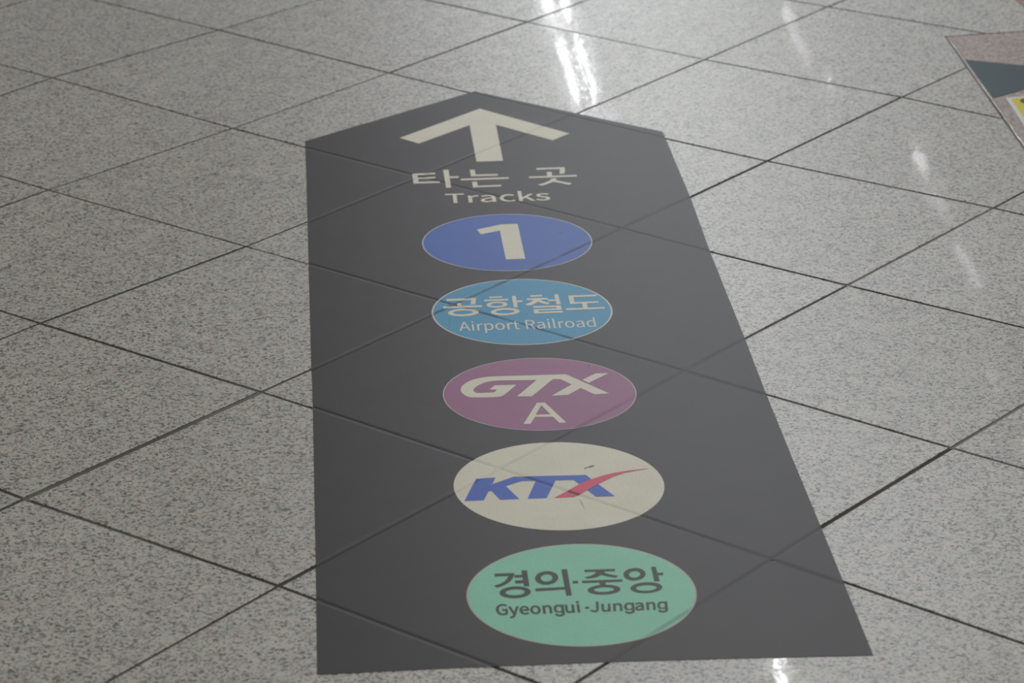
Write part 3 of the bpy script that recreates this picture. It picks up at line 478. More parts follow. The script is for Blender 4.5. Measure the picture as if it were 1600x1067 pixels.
    'gyeongui': [[[[-91.1,122.4],[-89.8,122.6],[-88.6,123],[-87.5,123.7],[-86.6,124.5],[-85.7,125.8],[-85.5,137.6],[-91.7,137.6],[-91.8,133.2],[-88.4,133.2],[-88.5,128],[-88.7,127.8],[-89.1,127.4],[-89.7,127.2],[-90.2,127],[-90.8,127],[-92.5,127.4],[-93.7,128.6],[-94.7,130.5],[-95.2,133.1],[-95.4,136.4],[-95.1,139.6],[-94.4,142.2],[-93.4,144],[-92.1,145.1],[-90.5,145.5],[-89.8,145.4],[-89.1,145.1],[-88.5,144.7],[-88,144.1],[-87.2,142.8],[-85.3,146.2],[-86.3,147.7],[-87.1,148.6],[-88.1,149.3],[-89.2,149.9],[-90.5,150.1],[-93.1,149.5],[-95.2,147.7],[-96.9,144.8],[-98.1,141],[-98.5,136.3],[-98.2,131.6],[-97.3,127.7],[-95.7,124.9],[-93.6,123]]],[[[-82.6,114.9],[-81.2,115.2],[-80,116.2],[-79,117.8],[-78.3,119.7],[-77.7,121.8],[-72.7,143],[-75.7,143.1],[-78.2,132.2],[-79.1,127.6],[-78.4,127.6],[-78.5,128],[-78.7,129.1],[-78.9,130.2],[-79.1,131.2],[-79.3,132.2],[-81.6,143.1],[-84.9,143.1],[-80.3,123.6],[-80.5,122.6],[-80.8,121.4],[-81.2,120.4],[-81.6,119.7],[-82.1,119.3],[-82.7,119.2],[-82.8,119.2],[-82.9,119.2],[-83.1,119.3],[-83.2,119.3],[-83.9,119.8],[-84.6,115.5],[-83.9,115.1],[-83.6,115],[-83.3,114.9],[-83,114.9]]],[[[-66.8,122.3],[-65.8,122.4],[-64.9,122.7],[-64.1,123.1],[-63.4,123.6],[-62.2,124.7],[-63.4,128.3],[-64.4,127.4],[-64.9,127],[-65.4,126.8],[-65.9,126.6],[-66.5,126.5],[-67.6,126.8],[-68.5,127.5],[-69.1,128.7],[-69.6,130.2],[-69.7,131.3],[-62,131.2],[-61.9,132.3],[-61.8,132.7],[-61.8,133],[-61.8,133.4],[-61.8,133.9],[-61.9,137],[-62.5,139.7],[-63.6,141.7],[-65,143],[-66.8,143.5],[-68.6,143],[-70.2,141.6],[-71.5,139.4],[-72.4,136.5],[-72.8,132.9],[-72.5,129.3],[-71.7,126.3],[-70.4,124.1],[-68.8,122.8]],[[-69.6,135.2],[-69.4,136.1],[-69,137.5],[-68.4,138.4],[-67.6,139],[-66.8,139.2],[-66,139],[-65.4,138.5],[-65,137.6],[-64.7,136.2],[-64.6,135.2]]],[[[-55.1,122.2],[-53.3,122.7],[-51.6,124],[-50.3,126.2],[-49.4,129.1],[-49,132.8],[-49.3,136.4],[-50.1,139.4],[-51.3,141.6],[-52.9,143],[-54.8,143.4],[-56.6,143],[-58.3,141.6],[-59.6,139.4],[-60.5,136.4],[-60.9,132.8],[-60.6,129.2],[-59.8,126.3],[-58.6,124.1],[-57,122.7]],[[-55.1,126.6],[-56,126.9],[-56.7,127.6],[-57.3,128.9],[-57.7,130.6],[-57.8,132.8],[-57.6,135],[-57.2,136.7],[-56.5,138],[-55.8,138.8],[-54.8,139],[-53.9,138.8],[-53.2,138],[-52.6,136.7],[-52.2,135],[-52.1,132.8],[-52.3,130.6],[-52.7,128.9],[-53.4,127.6],[-54.1,126.8]]],[[[-47.2,122.6],[-44.1,122.6],[-43.9,136.6],[-43.4,137.3],[-42.8,138],[-42.3,138.5],[-41.8,138.8],[-41.2,138.8],[-40.6,138.7],[-40.2,138.3],[-39.9,137.6],[-39.7,136.5],[-39.6,134.7],[-39.9,122.6],[-36.8,122.6],[-36.6,135.2],[-36.7,137.9],[-37.1,140.2],[-37.9,141.9],[-39.1,143],[-40.5,143.3],[-41.6,143.2],[-42.5,142.7],[-43.4,141.9],[-44.2,141],[-44.7,140.2],[-44.1,140.2],[-44.2,142.9],[-46.9,142.9]]],[[[-28.5,115],[-28,115.1],[-27.4,115.3],[-26.8,115.5],[-26.3,115.8],[-25.8,116.1],[-25.3,116.6],[-24.9,117.1],[-24.5,117.7],[-24.1,118.4],[-23.8,119.1],[-23.6,120],[-23.4,120.9],[-23.3,121.9],[-23.2,122.9],[-22.9,143.2],[-25.9,143.2],[-25.9,140.2],[-25.2,140.2],[-25.2,140.1],[-25.3,140.3],[-25.4,140.6],[-25.6,140.9],[-25.7,141.3],[-25.9,141.6],[-26.1,141.9],[-26.4,142.3],[-26.7,142.6],[-27,142.8],[-27.3,143.1],[-27.7,143.3],[-28.1,143.4],[-28.5,143.5],[-29,143.5],[-29.6,143.5],[-30.3,143.3],[-30.9,143.1],[-31.4,142.7],[-32,142.2],[-32.5,141.6],[-32.9,141],[-33.3,140.2],[-33.7,139.4],[-34,138.5],[-34.3,137.5],[-34.5,136.5],[-34.7,135.4],[-34.8,134.2],[-34.8,133],[-34.8,131.8],[-34.8,130.6],[-34.6,129.5],[-34.4,128.5],[-34.2,127.5],[-33.9,126.7],[-33.6,125.9],[-33.2,125.2],[-32.7,124.5],[-32.2,124],[-31.7,123.6],[-31.2,123.2],[-30.6,123],[-30,122.8],[-29.4,122.8],[-28.9,122.8],[-28.5,122.9],[-28.1,123],[-27.7,123.2],[-27.3,123.4],[-27,123.6],[-26.7,123.9],[-26.5,124.2],[-26.3,124.5],[-26.1,124.9],[-25.9,125.2],[-25.7,125.5],[-25.6,125.8],[-25.5,126.1],[-25.5,125.9],[-26.2,125.9],[-26.3,123.1],[-26.3,122.3],[-26.4,121.7],[-26.6,121.1],[-26.8,120.7],[-27,120.3],[-27.3,120],[-27.7,119.7],[-28.1,119.6],[-28.6,119.4],[-29.1,119.4],[-29.4,119.4],[-29.7,119.5],[-30,119.6],[-30.3,119.7],[-30.5,119.8],[-30.7,120],[-30.9,120.1],[-31.1,120.3],[-31.2,120.5],[-31.3,120.7],[-31.5,121],[-31.6,121.2],[-31.7,121.4],[-31.8,121.6],[-32.2,122.5],[-34.7,120.3],[-34.3,119.1],[-34.1,118.6],[-33.9,118.1],[-33.7,117.7],[-33.4,117.3],[-33.1,116.9],[-32.8,116.5],[-32.4,116.1],[-32,115.8],[-31.6,115.6],[-31.2,115.4],[-30.7,115.2],[-30.2,115.1],[-29.7,115],[-29.1,115]],[[-29.4,127.3],[-29.7,127.3],[-30,127.5],[-30.3,127.7],[-30.6,127.9],[-30.8,128.2],[-31,128.6],[-31.2,129],[-31.3,129.4],[-31.5,129.9],[-31.6,130.4],[-31.7,131],[-31.7,131.7],[-31.8,132.3],[-31.8,133.1],[-31.7,133.8],[-31.7,134.4],[-31.6,135.1],[-31.5,135.7],[-31.4,136.2],[-31.2,136.7],[-31,137.2],[-30.8,137.6],[-30.6,138],[-30.4,138.3],[-30.1,138.6],[-29.8,138.8],[-29.5,138.9],[-29.2,139],[-28.8,139],[-28.4,139],[-28.1,138.9],[-27.8,138.8],[-27.5,138.6],[-27.3,138.3],[-27,138],[-26.8,137.6],[-26.7,137.2],[-26.5,136.8],[-26.4,136.3],[-26.2,135.7],[-26.2,135.1],[-26.1,134.5],[-26.1,133.8],[-26.1,133],[-26.1,132.3],[-26.2,131.6],[-26.2,130.9],[-26.3,130.3],[-26.5,129.8],[-26.6,129.3],[-26.8,128.9],[-27,128.5],[-27.2,128.2],[-27.4,127.9],[-27.7,127.6],[-28,127.5],[-28.3,127.3],[-28.6,127.3],[-29,127.2]]],[[[-18.1,122],[-17.1,122.2],[-16.1,122.7],[-15.3,123.5],[-14.5,124.5],[-14,125.3],[-14.6,125.3],[-14.5,122.4],[-11.8,122.4],[-11.5,142.7],[-14.6,142.7],[-14.8,129],[-15.3,128.2],[-15.8,127.4],[-16.4,126.8],[-16.9,126.6],[-17.4,126.5],[-18.1,126.6],[-18.5,127],[-18.8,127.7],[-19,128.8],[-19,130.5],[-18.8,142.7],[-21.9,142.7],[-22.1,130.1],[-22,127.4],[-21.6,125.1],[-20.8,123.4],[-19.6,122.4]]],[[[-9,122.4],[-6,122.4],[-5.6,142.7],[-8.7,142.7]]],[[[-7.1,144.7],[-6.5,144.8],[-6,145.2],[-5.6,145.9],[-5.3,146.7],[-5.2,147.7],[-5.3,148.6],[-5.5,149.4],[-5.9,150.1],[-6.4,150.5],[-7,150.6],[-7.6,150.5],[-8.1,150.1],[-8.5,149.4],[-8.8,148.6],[-8.9,147.7],[-8.8,146.7],[-8.6,145.9],[-8.2,145.3],[-7.7,144.9]]]],
    'jungang': [[[[9.8,121.8],[11.6,122.2],[13.1,123.4],[14.1,125.2],[14.8,127.5],[15.2,129.9],[16.4,147.5],[13.3,147.5],[12.1,130.3],[11.9,128.5],[11.6,127.3],[11.2,126.6],[10.6,126.2],[9.9,126.1],[9.4,126.1],[8.9,126.4],[8.5,126.8],[8.1,127.4],[7.5,129.1],[5.1,126.6],[5.9,124.5],[6.6,123.3],[7.5,122.5],[8.6,122]]],[[[21.4,121.8],[22.5,121.9],[23.4,122.4],[24.3,123.2],[25.1,124.1],[25.7,125],[25,125],[25,122.2],[27.7,122.2],[29,141.4],[26,141.4],[25.1,128.4],[24.5,127.6],[23.9,126.9],[23.4,126.4],[22.9,126.1],[22.3,126],[21.7,126.1],[21.3,126.5],[21,127.1],[20.9,128.2],[21,129.8],[21.8,141.4],[18.7,141.4],[17.9,129.4],[17.8,126.9],[18.2,124.7],[18.9,123.1],[20,122.1]]],[[[30.5,122.2],[33.5,122.2],[34.4,135.4],[34.9,136.1],[35.6,136.8],[36.1,137.2],[36.6,137.5],[37.2,137.6],[37.8,137.5],[38.2,137.1],[38.5,136.4],[38.6,135.4],[38.6,133.7],[37.7,122.2],[40.8,122.2],[41.6,134.2],[41.7,136.7],[41.3,138.9],[40.6,140.5],[39.5,141.5],[38.1,141.8],[37,141.7],[36.1,141.2],[35.2,140.5],[34.4,139.6],[33.8,138.8],[34.4,138.8],[34.4,141.4],[31.8,141.4]]],[[[48.6,115.1],[49.2,115.2],[49.8,115.3],[50.3,115.6],[50.9,115.8],[51.4,116.2],[51.9,116.6],[52.3,117.1],[52.8,117.7],[53.1,118.3],[53.5,119],[53.8,119.8],[54,120.7],[54.1,121.6],[54.2,122.6],[55.6,141.8],[52.6,141.8],[52.4,139],[53.1,139],[53.2,138.8],[53.1,139.1],[53,139.4],[52.8,139.6],[52.7,140],[52.5,140.3],[52.3,140.6],[52.1,140.9],[51.8,141.2],[51.6,141.4],[51.2,141.7],[50.8,141.9],[50.4,142],[50,142.1],[49.5,142.1],[48.9,142],[48.3,141.9],[47.7,141.6],[47.1,141.3],[46.6,140.8],[46,140.3],[45.5,139.6],[45.1,138.9],[44.7,138.1],[44.3,137.3],[44,136.4],[43.7,135.4],[43.5,134.3],[43.4,133.2],[43.2,132.1],[43.2,130.9],[43.2,129.8],[43.3,128.8],[43.4,127.8],[43.6,126.9],[43.9,126.1],[44.2,125.4],[44.5,124.7],[44.9,124.1],[45.4,123.6],[45.9,123.2],[46.4,122.8],[46.9,122.6],[47.5,122.5],[48.1,122.4],[48.6,122.5],[49,122.5],[49.5,122.6],[49.8,122.8],[50.2,123],[50.5,123.3],[50.8,123.5],[51.1,123.8],[51.3,124.1],[51.6,124.5],[51.7,124.8],[51.9,125],[52.1,125.3],[52.2,125.6],[52.1,125.4],[51.4,125.4],[51.3,122.8],[51.2,122],[51,121.4],[50.9,120.9],[50.6,120.5],[50.4,120.1],[50,119.8],[49.7,119.6],[49.2,119.4],[48.8,119.3],[48.3,119.3],[47.9,119.3],[47.6,119.3],[47.3,119.4],[47.1,119.5],[46.9,119.6],[46.7,119.8],[46.5,119.9],[46.4,120.1],[46.2,120.3],[46.1,120.5],[46,120.7],[45.9,120.9],[45.8,121.2],[45.7,121.4],[45.4,122.2],[42.7,120.1],[43.1,118.9],[43.2,118.5],[43.4,118],[43.6,117.6],[43.9,117.2],[44.2,116.8],[44.5,116.5],[44.8,116.2],[45.2,115.9],[45.6,115.6],[46,115.4],[46.5,115.3],[46.9,115.2],[47.5,115.1],[48,115.1]],[[48.4,126.7],[48,126.8],[47.8,126.9],[47.5,127.1],[47.2,127.3],[47,127.6],[46.8,127.9],[46.7,128.3],[46.5,128.7],[46.4,129.2],[46.3,129.7],[46.3,130.2],[46.3,130.8],[46.3,131.5],[46.3,132.2],[46.3,132.8],[46.4,133.5],[46.5,134.1],[46.7,134.6],[46.8,135.2],[47,135.6],[47.2,136.1],[47.4,136.5],[47.7,136.8],[47.9,137.1],[48.2,137.4],[48.5,137.6],[48.8,137.7],[49.2,137.8],[49.5,137.8],[49.9,137.8],[50.2,137.7],[50.5,137.6],[50.8,137.4],[51,137.2],[51.2,136.9],[51.4,136.5],[51.6,136.1],[51.7,135.7],[51.8,135.2],[51.9,134.7],[52,134.1],[52,133.5],[52,132.9],[51.9,132.2],[51.9,131.4],[51.8,130.8],[51.7,130.2],[51.5,129.6],[51.4,129.1],[51.2,128.6],[51,128.2],[50.8,127.9],[50.6,127.6],[50.3,127.3],[50.1,127.1],[49.8,126.9],[49.5,126.8],[49.1,126.7],[48.7,126.7]]],[[[58.6,121.8],[59.5,121.9],[60.5,122.3],[61.3,122.9],[62.2,123.7],[62.8,124.3],[62.2,124.3],[62.2,122.2],[64.8,122.2],[65.6,133.8],[65.7,136.4],[65.3,138.6],[64.5,140.4],[63.3,141.5],[61.7,141.8],[60.5,141.7],[59.4,141.3],[58.3,140.7],[57.4,140.1],[56.2,139],[57.2,135.5],[58.4,136.5],[59,137],[59.7,137.4],[60.3,137.6],[61,137.7],[61.8,137.5],[62.3,137],[62.5,136.3],[62.7,135.3],[62.6,134.8],[60.4,134.3],[58.3,133.3],[56.6,131.9],[55.6,130],[55.1,127.6],[55.1,125.6],[55.6,124],[56.3,122.7],[57.4,122]],[[59.4,125.8],[58.9,125.9],[58.5,126.1],[58.2,126.5],[58.1,127],[58.1,127.8],[58.3,128.7],[58.7,129.5],[59.6,130.2],[61,130.9],[62.4,131.2],[62.2,127.7],[61.7,127.1],[61.1,126.6],[60.5,126.2],[60,125.9]]],[[[67.4,122.2],[70.4,122.2],[71.4,135.4],[71.9,136.1],[72.5,136.8],[73,137.2],[73.6,137.5],[74.1,137.6],[74.7,137.5],[75.1,137.1],[75.4,136.4],[75.5,135.3],[75.5,133.7],[74.7,122.2],[77.7,122.2],[78.6,134.2],[78.6,136.7],[78.3,138.9],[77.6,140.5],[76.5,141.5],[75,141.8],[74,141.7],[73,141.2],[72.1,140.5],[71.3,139.6],[70.7,138.8],[71.4,138.8],[71.4,141.4],[68.7,141.4]]],[[[85.5,115.1],[86.1,115.2],[86.7,115.3],[87.3,115.5],[87.8,115.8],[88.3,116.2],[88.8,116.6],[89.3,117.1],[89.7,117.7],[90.1,118.3],[90.4,119],[90.7,119.8],[90.9,120.7],[91.1,121.6],[91.2,122.6],[92.5,141.8],[89.6,141.8],[89.4,139],[90.1,139],[90.1,138.8],[90,139.1],[89.9,139.4],[89.8,139.6],[89.6,140],[89.5,140.3],[89.3,140.6],[89,140.9],[88.8,141.2],[88.5,141.4],[88.2,141.7],[87.8,141.9],[87.4,142],[86.9,142.1],[86.5,142.1],[85.8,142],[85.2,141.9],[84.6,141.6],[84,141.3],[83.5,140.8],[83,140.3],[82.5,139.6],[82,138.9],[81.6,138.1],[81.3,137.3],[80.9,136.4],[80.7,135.4],[80.5,134.3],[80.3,133.2],[80.2,132.1],[80.1,130.9],[80.1,129.8],[80.2,128.8],[80.3,127.8],[80.5,126.9],[80.8,126.1],[81.1,125.4],[81.4,124.7],[81.9,124.1],[82.3,123.6],[82.8,123.2],[83.3,122.8],[83.9,122.6],[84.5,122.5],[85.1,122.4],[85.5,122.4],[86,122.5],[86.4,122.6],[86.8,122.8],[87.1,123],[87.5,123.3],[87.8,123.5],[88,123.8],[88.3,124.1],[88.5,124.5],[88.7,124.8],[88.8,125],[89,125.3],[89.1,125.6],[89.1,125.4],[88.4,125.4],[88.2,122.8],[88.1,122],[88,121.4],[87.8,120.9],[87.6,120.5],[87.3,120.1],[87,119.8],[86.6,119.6],[86.2,119.4],[85.7,119.3],[85.2,119.3],[84.9,119.3],[84.6,119.3],[84.3,119.4],[84,119.5],[83.8,119.6],[83.6,119.8],[83.4,119.9],[83.3,120.1],[83.2,120.3],[83,120.5],[82.9,120.7],[82.8,120.9],[82.7,121.1],[82.6,121.4],[82.3,122.2],[79.7,120.1],[80,118.9],[80.2,118.4],[80.4,118],[80.6,117.6],[80.8,117.2],[81.1,116.8],[81.4,116.5],[81.7,116.2],[82.1,115.9],[82.5,115.6],[82.9,115.4],[83.4,115.3],[83.9,115.2],[84.4,115.1],[84.9,115.1]],[[85.3,126.7],[85,126.8],[84.7,126.9],[84.4,127.1],[84.2,127.3],[84,127.6],[83.8,127.9],[83.6,128.3],[83.5,128.7],[83.4,129.2],[83.3,129.7],[83.2,130.2],[83.2,130.8],[83.2,131.5],[83.2,132.2],[83.3,132.8],[83.4,133.5],[83.5,134.1],[83.6,134.6],[83.8,135.2],[84,135.6],[84.2,136.1],[84.4,136.5],[84.6,136.8],[84.9,137.1],[85.1,137.4],[85.4,137.6],[85.8,137.7],[86.1,137.8],[86.5,137.8],[86.8,137.8],[87.2,137.7],[87.4,137.6],[87.7,137.4],[87.9,137.1],[88.2,136.9],[88.3,136.5],[88.5,136.1],[88.6,135.7],[88.7,135.2],[88.8,134.7],[88.9,134.1],[88.9,133.5],[88.9,132.8],[88.9,132.2],[88.8,131.4],[88.7,130.8],[88.6,130.2],[88.5,129.6],[88.3,129.1],[88.1,128.6],[87.9,128.2],[87.7,127.9],[87.5,127.5],[87.3,127.3],[87,127.1],[86.7,126.9],[86.4,126.8],[86.1,126.7],[85.7,126.7]]]],
    'oval1': [[[-127.7,1322.3],[-127.8,1314.3],[-127.3,1306.4],[-126.3,1298.5],[-124.8,1290.7],[-122.8,1283],[-120.2,1275.5],[-117.2,1268.2],[-113.7,1261.1],[-109.8,1254.3],[-105.4,1247.7],[-100.5,1241.4],[-95.3,1235.5],[-89.7,1229.9],[-83.8,1224.7],[-77.5,1219.8],[-71,1215.4],[-64.1,1211.4],[-57,1207.8],[-49.7,1204.7],[-42.2,1202],[-34.6,1199.9],[-26.8,1198.2],[-18.9,1197],[-11,1196.3],[-3,1196],[5,1196.3],[12.9,1197.1],[20.8,1198.4],[28.6,1200.1],[36.3,1202.4],[43.8,1205.1],[51.2,1208.3],[58.3,1211.9],[65.1,1216],[71.8,1220.5],[78.1,1225.4],[84,1230.7],[89.7,1236.4],[94.9,1242.4],[99.8,1248.7],[104.2,1255.4],[108.2,1262.3],[111.7,1269.4],[114.8,1276.8],[117.3,1284.4],[119.4,1292.1],[120.9,1299.9],[121.9,1307.8],[122.4,1315.8],[122.3,1323.9],[121.7,1331.9],[120.6,1339.8],[118.9,1347.7],[116.7,1355.4],[114,1363.1],[110.8,1370.5],[107,1377.7],[102.8,1384.6],[98.1,1391.3],[92.9,1397.7],[87.3,1403.7],[81.3,1409.3],[74.9,1414.5],[68.2,1419.3],[61.1,1423.7],[53.8,1427.6],[46.2,1431],[38.3,1433.9],[30.3,1436.2],[22.1,1438.1],[13.9,1439.4],[5.5,1440.1],[-2.9,1440.4],[-11.3,1440],[-19.7,1439.1],[-27.9,1437.7],[-36.1,1435.7],[-44.1,1433.2],[-51.9,1430.2],[-59.5,1426.7],[-66.8,1422.7],[-73.8,1418.2],[-80.5,1413.3],[-86.9,1408],[-92.9,1402.3],[-98.4,1396.2],[-103.6,1389.8],[-108.3,1383.1],[-112.5,1376.1],[-116.2,1368.9],[-119.4,1361.5],[-122.1,1353.8],[-124.3,1346.1],[-126,1338.2],[-127.1,1330.3]],[[-126.2,1322.2],[-126.3,1314.3],[-125.8,1306.5],[-124.8,1298.7],[-123.3,1291],[-121.4,1283.4],[-118.8,1276],[-115.8,1268.8],[-112.4,1261.8],[-108.5,1255.1],[-104.2,1248.6],[-99.3,1242.4],[-94.2,1236.5],[-88.7,1231],[-82.8,1225.9],[-76.6,1221],[-70.2,1216.7],[-63.4,1212.7],[-56.4,1209.2],[-49.2,1206.1],[-41.7,1203.4],[-34.2,1201.4],[-26.5,1199.7],[-18.7,1198.5],[-10.9,1197.8],[-3,1197.5],[4.9,1197.8],[12.7,1198.6],[20.5,1199.9],[28.2,1201.6],[35.8,1203.8],[43.2,1206.5],[50.6,1209.7],[57.6,1213.2],[64.3,1217.3],[70.9,1221.7],[77.1,1226.6],[83,1231.8],[88.6,1237.4],[93.7,1243.4],[98.6,1249.6],[102.9,1256.2],[106.9,1263],[110.3,1270],[113.4,1277.3],[115.9,1284.8],[117.9,1292.4],[119.4,1300.1],[120.4,1307.9],[120.9,1315.8],[120.8,1323.8],[120.2,1331.7],[119.1,1339.5],[117.4,1347.3],[115.3,1354.9],[112.6,1362.6],[109.4,1369.9],[105.7,1377],[101.5,1383.8],[96.9,1390.4],[91.8,1396.7],[86.2,1402.6],[80.3,1408.2],[74,1413.3],[67.4,1418.1],[60.4,1422.4],[53.1,1426.3],[45.6,1429.6],[37.8,1432.5],[29.9,1434.7],[21.8,1436.6],[13.7,1437.9],[5.4,1438.6],[-2.9,1438.9],[-11.2,1438.5],[-19.5,1437.6],[-27.6,1436.2],[-35.7,1434.3],[-43.6,1431.8],[-51.3,1428.8],[-58.8,1425.4],[-66,1421.4],[-73,1417],[-79.6,1412.1],[-85.9,1406.9],[-91.8,1401.3],[-97.3,1395.2],[-102.4,1388.9],[-107,1382.3],[-111.2,1375.4],[-114.8,1368.3],[-118,1361],[-120.7,1353.3],[-122.8,1345.7],[-124.5,1337.9],[-125.6,1330.1]]],
    'oval2': [[[-126.9,1042.7],[-127,1034.5],[-126.6,1026.3],[-125.6,1018.2],[-124.1,1010.2],[-122.1,1002.4],[-119.7,994.7],[-116.7,987.2],[-113.2,979.9],[-109.3,972.8],[-104.9,966.1],[-100.2,959.6],[-95,953.5],[-89.4,947.7],[-83.5,942.3],[-77.3,937.3],[-70.7,932.7],[-63.9,928.6],[-56.9,924.9],[-49.6,921.6],[-42.1,918.9],[-34.5,916.6],[-26.7,914.8],[-18.9,913.5],[-10.9,912.7],[-3,912.4],[5,912.6],[12.9,913.3],[20.8,914.5],[28.6,916.3],[36.3,918.5],[43.8,921.2],[51.2,924.4],[58.3,928],[65.2,932.1],[71.9,936.7],[78.2,941.6],[84.2,947],[89.9,952.7],[95.2,958.8],[100.1,965.2],[104.6,972],[108.7,979],[112.3,986.3],[115.4,993.8],[118,1001.5],[120.1,1009.4],[121.8,1017.4],[122.8,1025.5],[123.4,1033.7],[123.4,1041.9],[122.9,1050.1],[121.8,1058.3],[120.2,1066.4],[118.1,1074.4],[115.5,1082.2],[112.3,1089.9],[108.6,1097.3],[104.4,1104.5],[99.7,1111.4],[94.6,1117.9],[89.1,1124.2],[83.1,1130],[76.8,1135.5],[70.1,1140.5],[63,1145],[55.7,1149.1],[48.1,1152.6],[40.2,1155.7],[32.2,1158.2],[24,1160.2],[15.7,1161.6],[7.4,1162.5],[-1.1,1162.8],[-9.5,1162.5],[-17.9,1161.7],[-26.2,1160.3],[-34.4,1158.3],[-42.4,1155.8],[-50.3,1152.8],[-57.9,1149.2],[-65.3,1145.2],[-72.4,1140.7],[-79.1,1135.7],[-85.5,1130.3],[-91.5,1124.5],[-97.2,1118.3],[-102.3,1111.8],[-107.1,1104.9],[-111.3,1097.8],[-115.1,1090.4],[-118.4,1082.8],[-121.2,1075],[-123.4,1067],[-125.1,1059],[-126.3,1050.8]],[[-124.5,1042.6],[-124.6,1034.5],[-124.2,1026.5],[-123.2,1018.6],[-121.8,1010.7],[-119.8,1003.1],[-117.4,995.5],[-114.5,988.2],[-111.1,981],[-107.2,974],[-102.9,967.5],[-98.3,961.1],[-93.2,955.1],[-87.7,949.4],[-81.9,944.1],[-75.9,939.2],[-69.4,934.7],[-62.7,930.7],[-55.8,927.1],[-48.7,923.8],[-41.3,921.2],[-33.9,918.9],[-26.2,917.2],[-18.6,915.9],[-10.7,915.1],[-3,914.8],[4.9,915],[12.6,915.7],[20.3,916.9],[28,918.6],[35.6,920.8],[42.9,923.4],[50.2,926.6],[57.1,930.1],[63.9,934.1],[70.5,938.6],[76.7,943.4],[82.5,948.7],[88.1,954.3],[93.3,960.3],[98.1,966.6],[102.6,973.3],[106.6,980.1],[110.1,987.3],[113.2,994.6],[115.7,1002.2],[117.8,1010],[119.4,1017.8],[120.4,1025.7],[121,1033.8],[121,1041.8],[120.5,1049.9],[119.4,1057.9],[117.9,1065.9],[115.8,1073.7],[113.3,1081.4],[110.1,1088.9],[106.5,1096.2],[102.4,1103.2],[97.8,1110],[92.8,1116.4],[87.4,1122.5],[81.5,1128.2],[75.3,1133.6],[68.7,1138.5],[61.8,1142.9],[54.6,1147],[47.2,1150.4],[39.4,1153.4],[31.6,1155.9],[23.5,1157.8],[15.4,1159.2],[7.2,1160.1],[-1.1,1160.4],[-9.3,1160.1],[-17.6,1159.3],[-25.7,1157.9],[-33.8,1156],[-41.6,1153.5],[-49.4,1150.6],[-56.8,1147.1],[-64.1,1143.1],[-71,1138.7],[-77.6,1133.8],[-83.9,1128.5],[-89.8,1122.8],[-95.4,1116.7],[-100.4,1110.4],[-105.1,1103.6],[-109.2,1096.6],[-112.9,1089.4],[-116.2,1081.9],[-118.9,1074.3],[-121.1,1066.4],[-122.7,1058.6],[-123.9,1050.5]]],
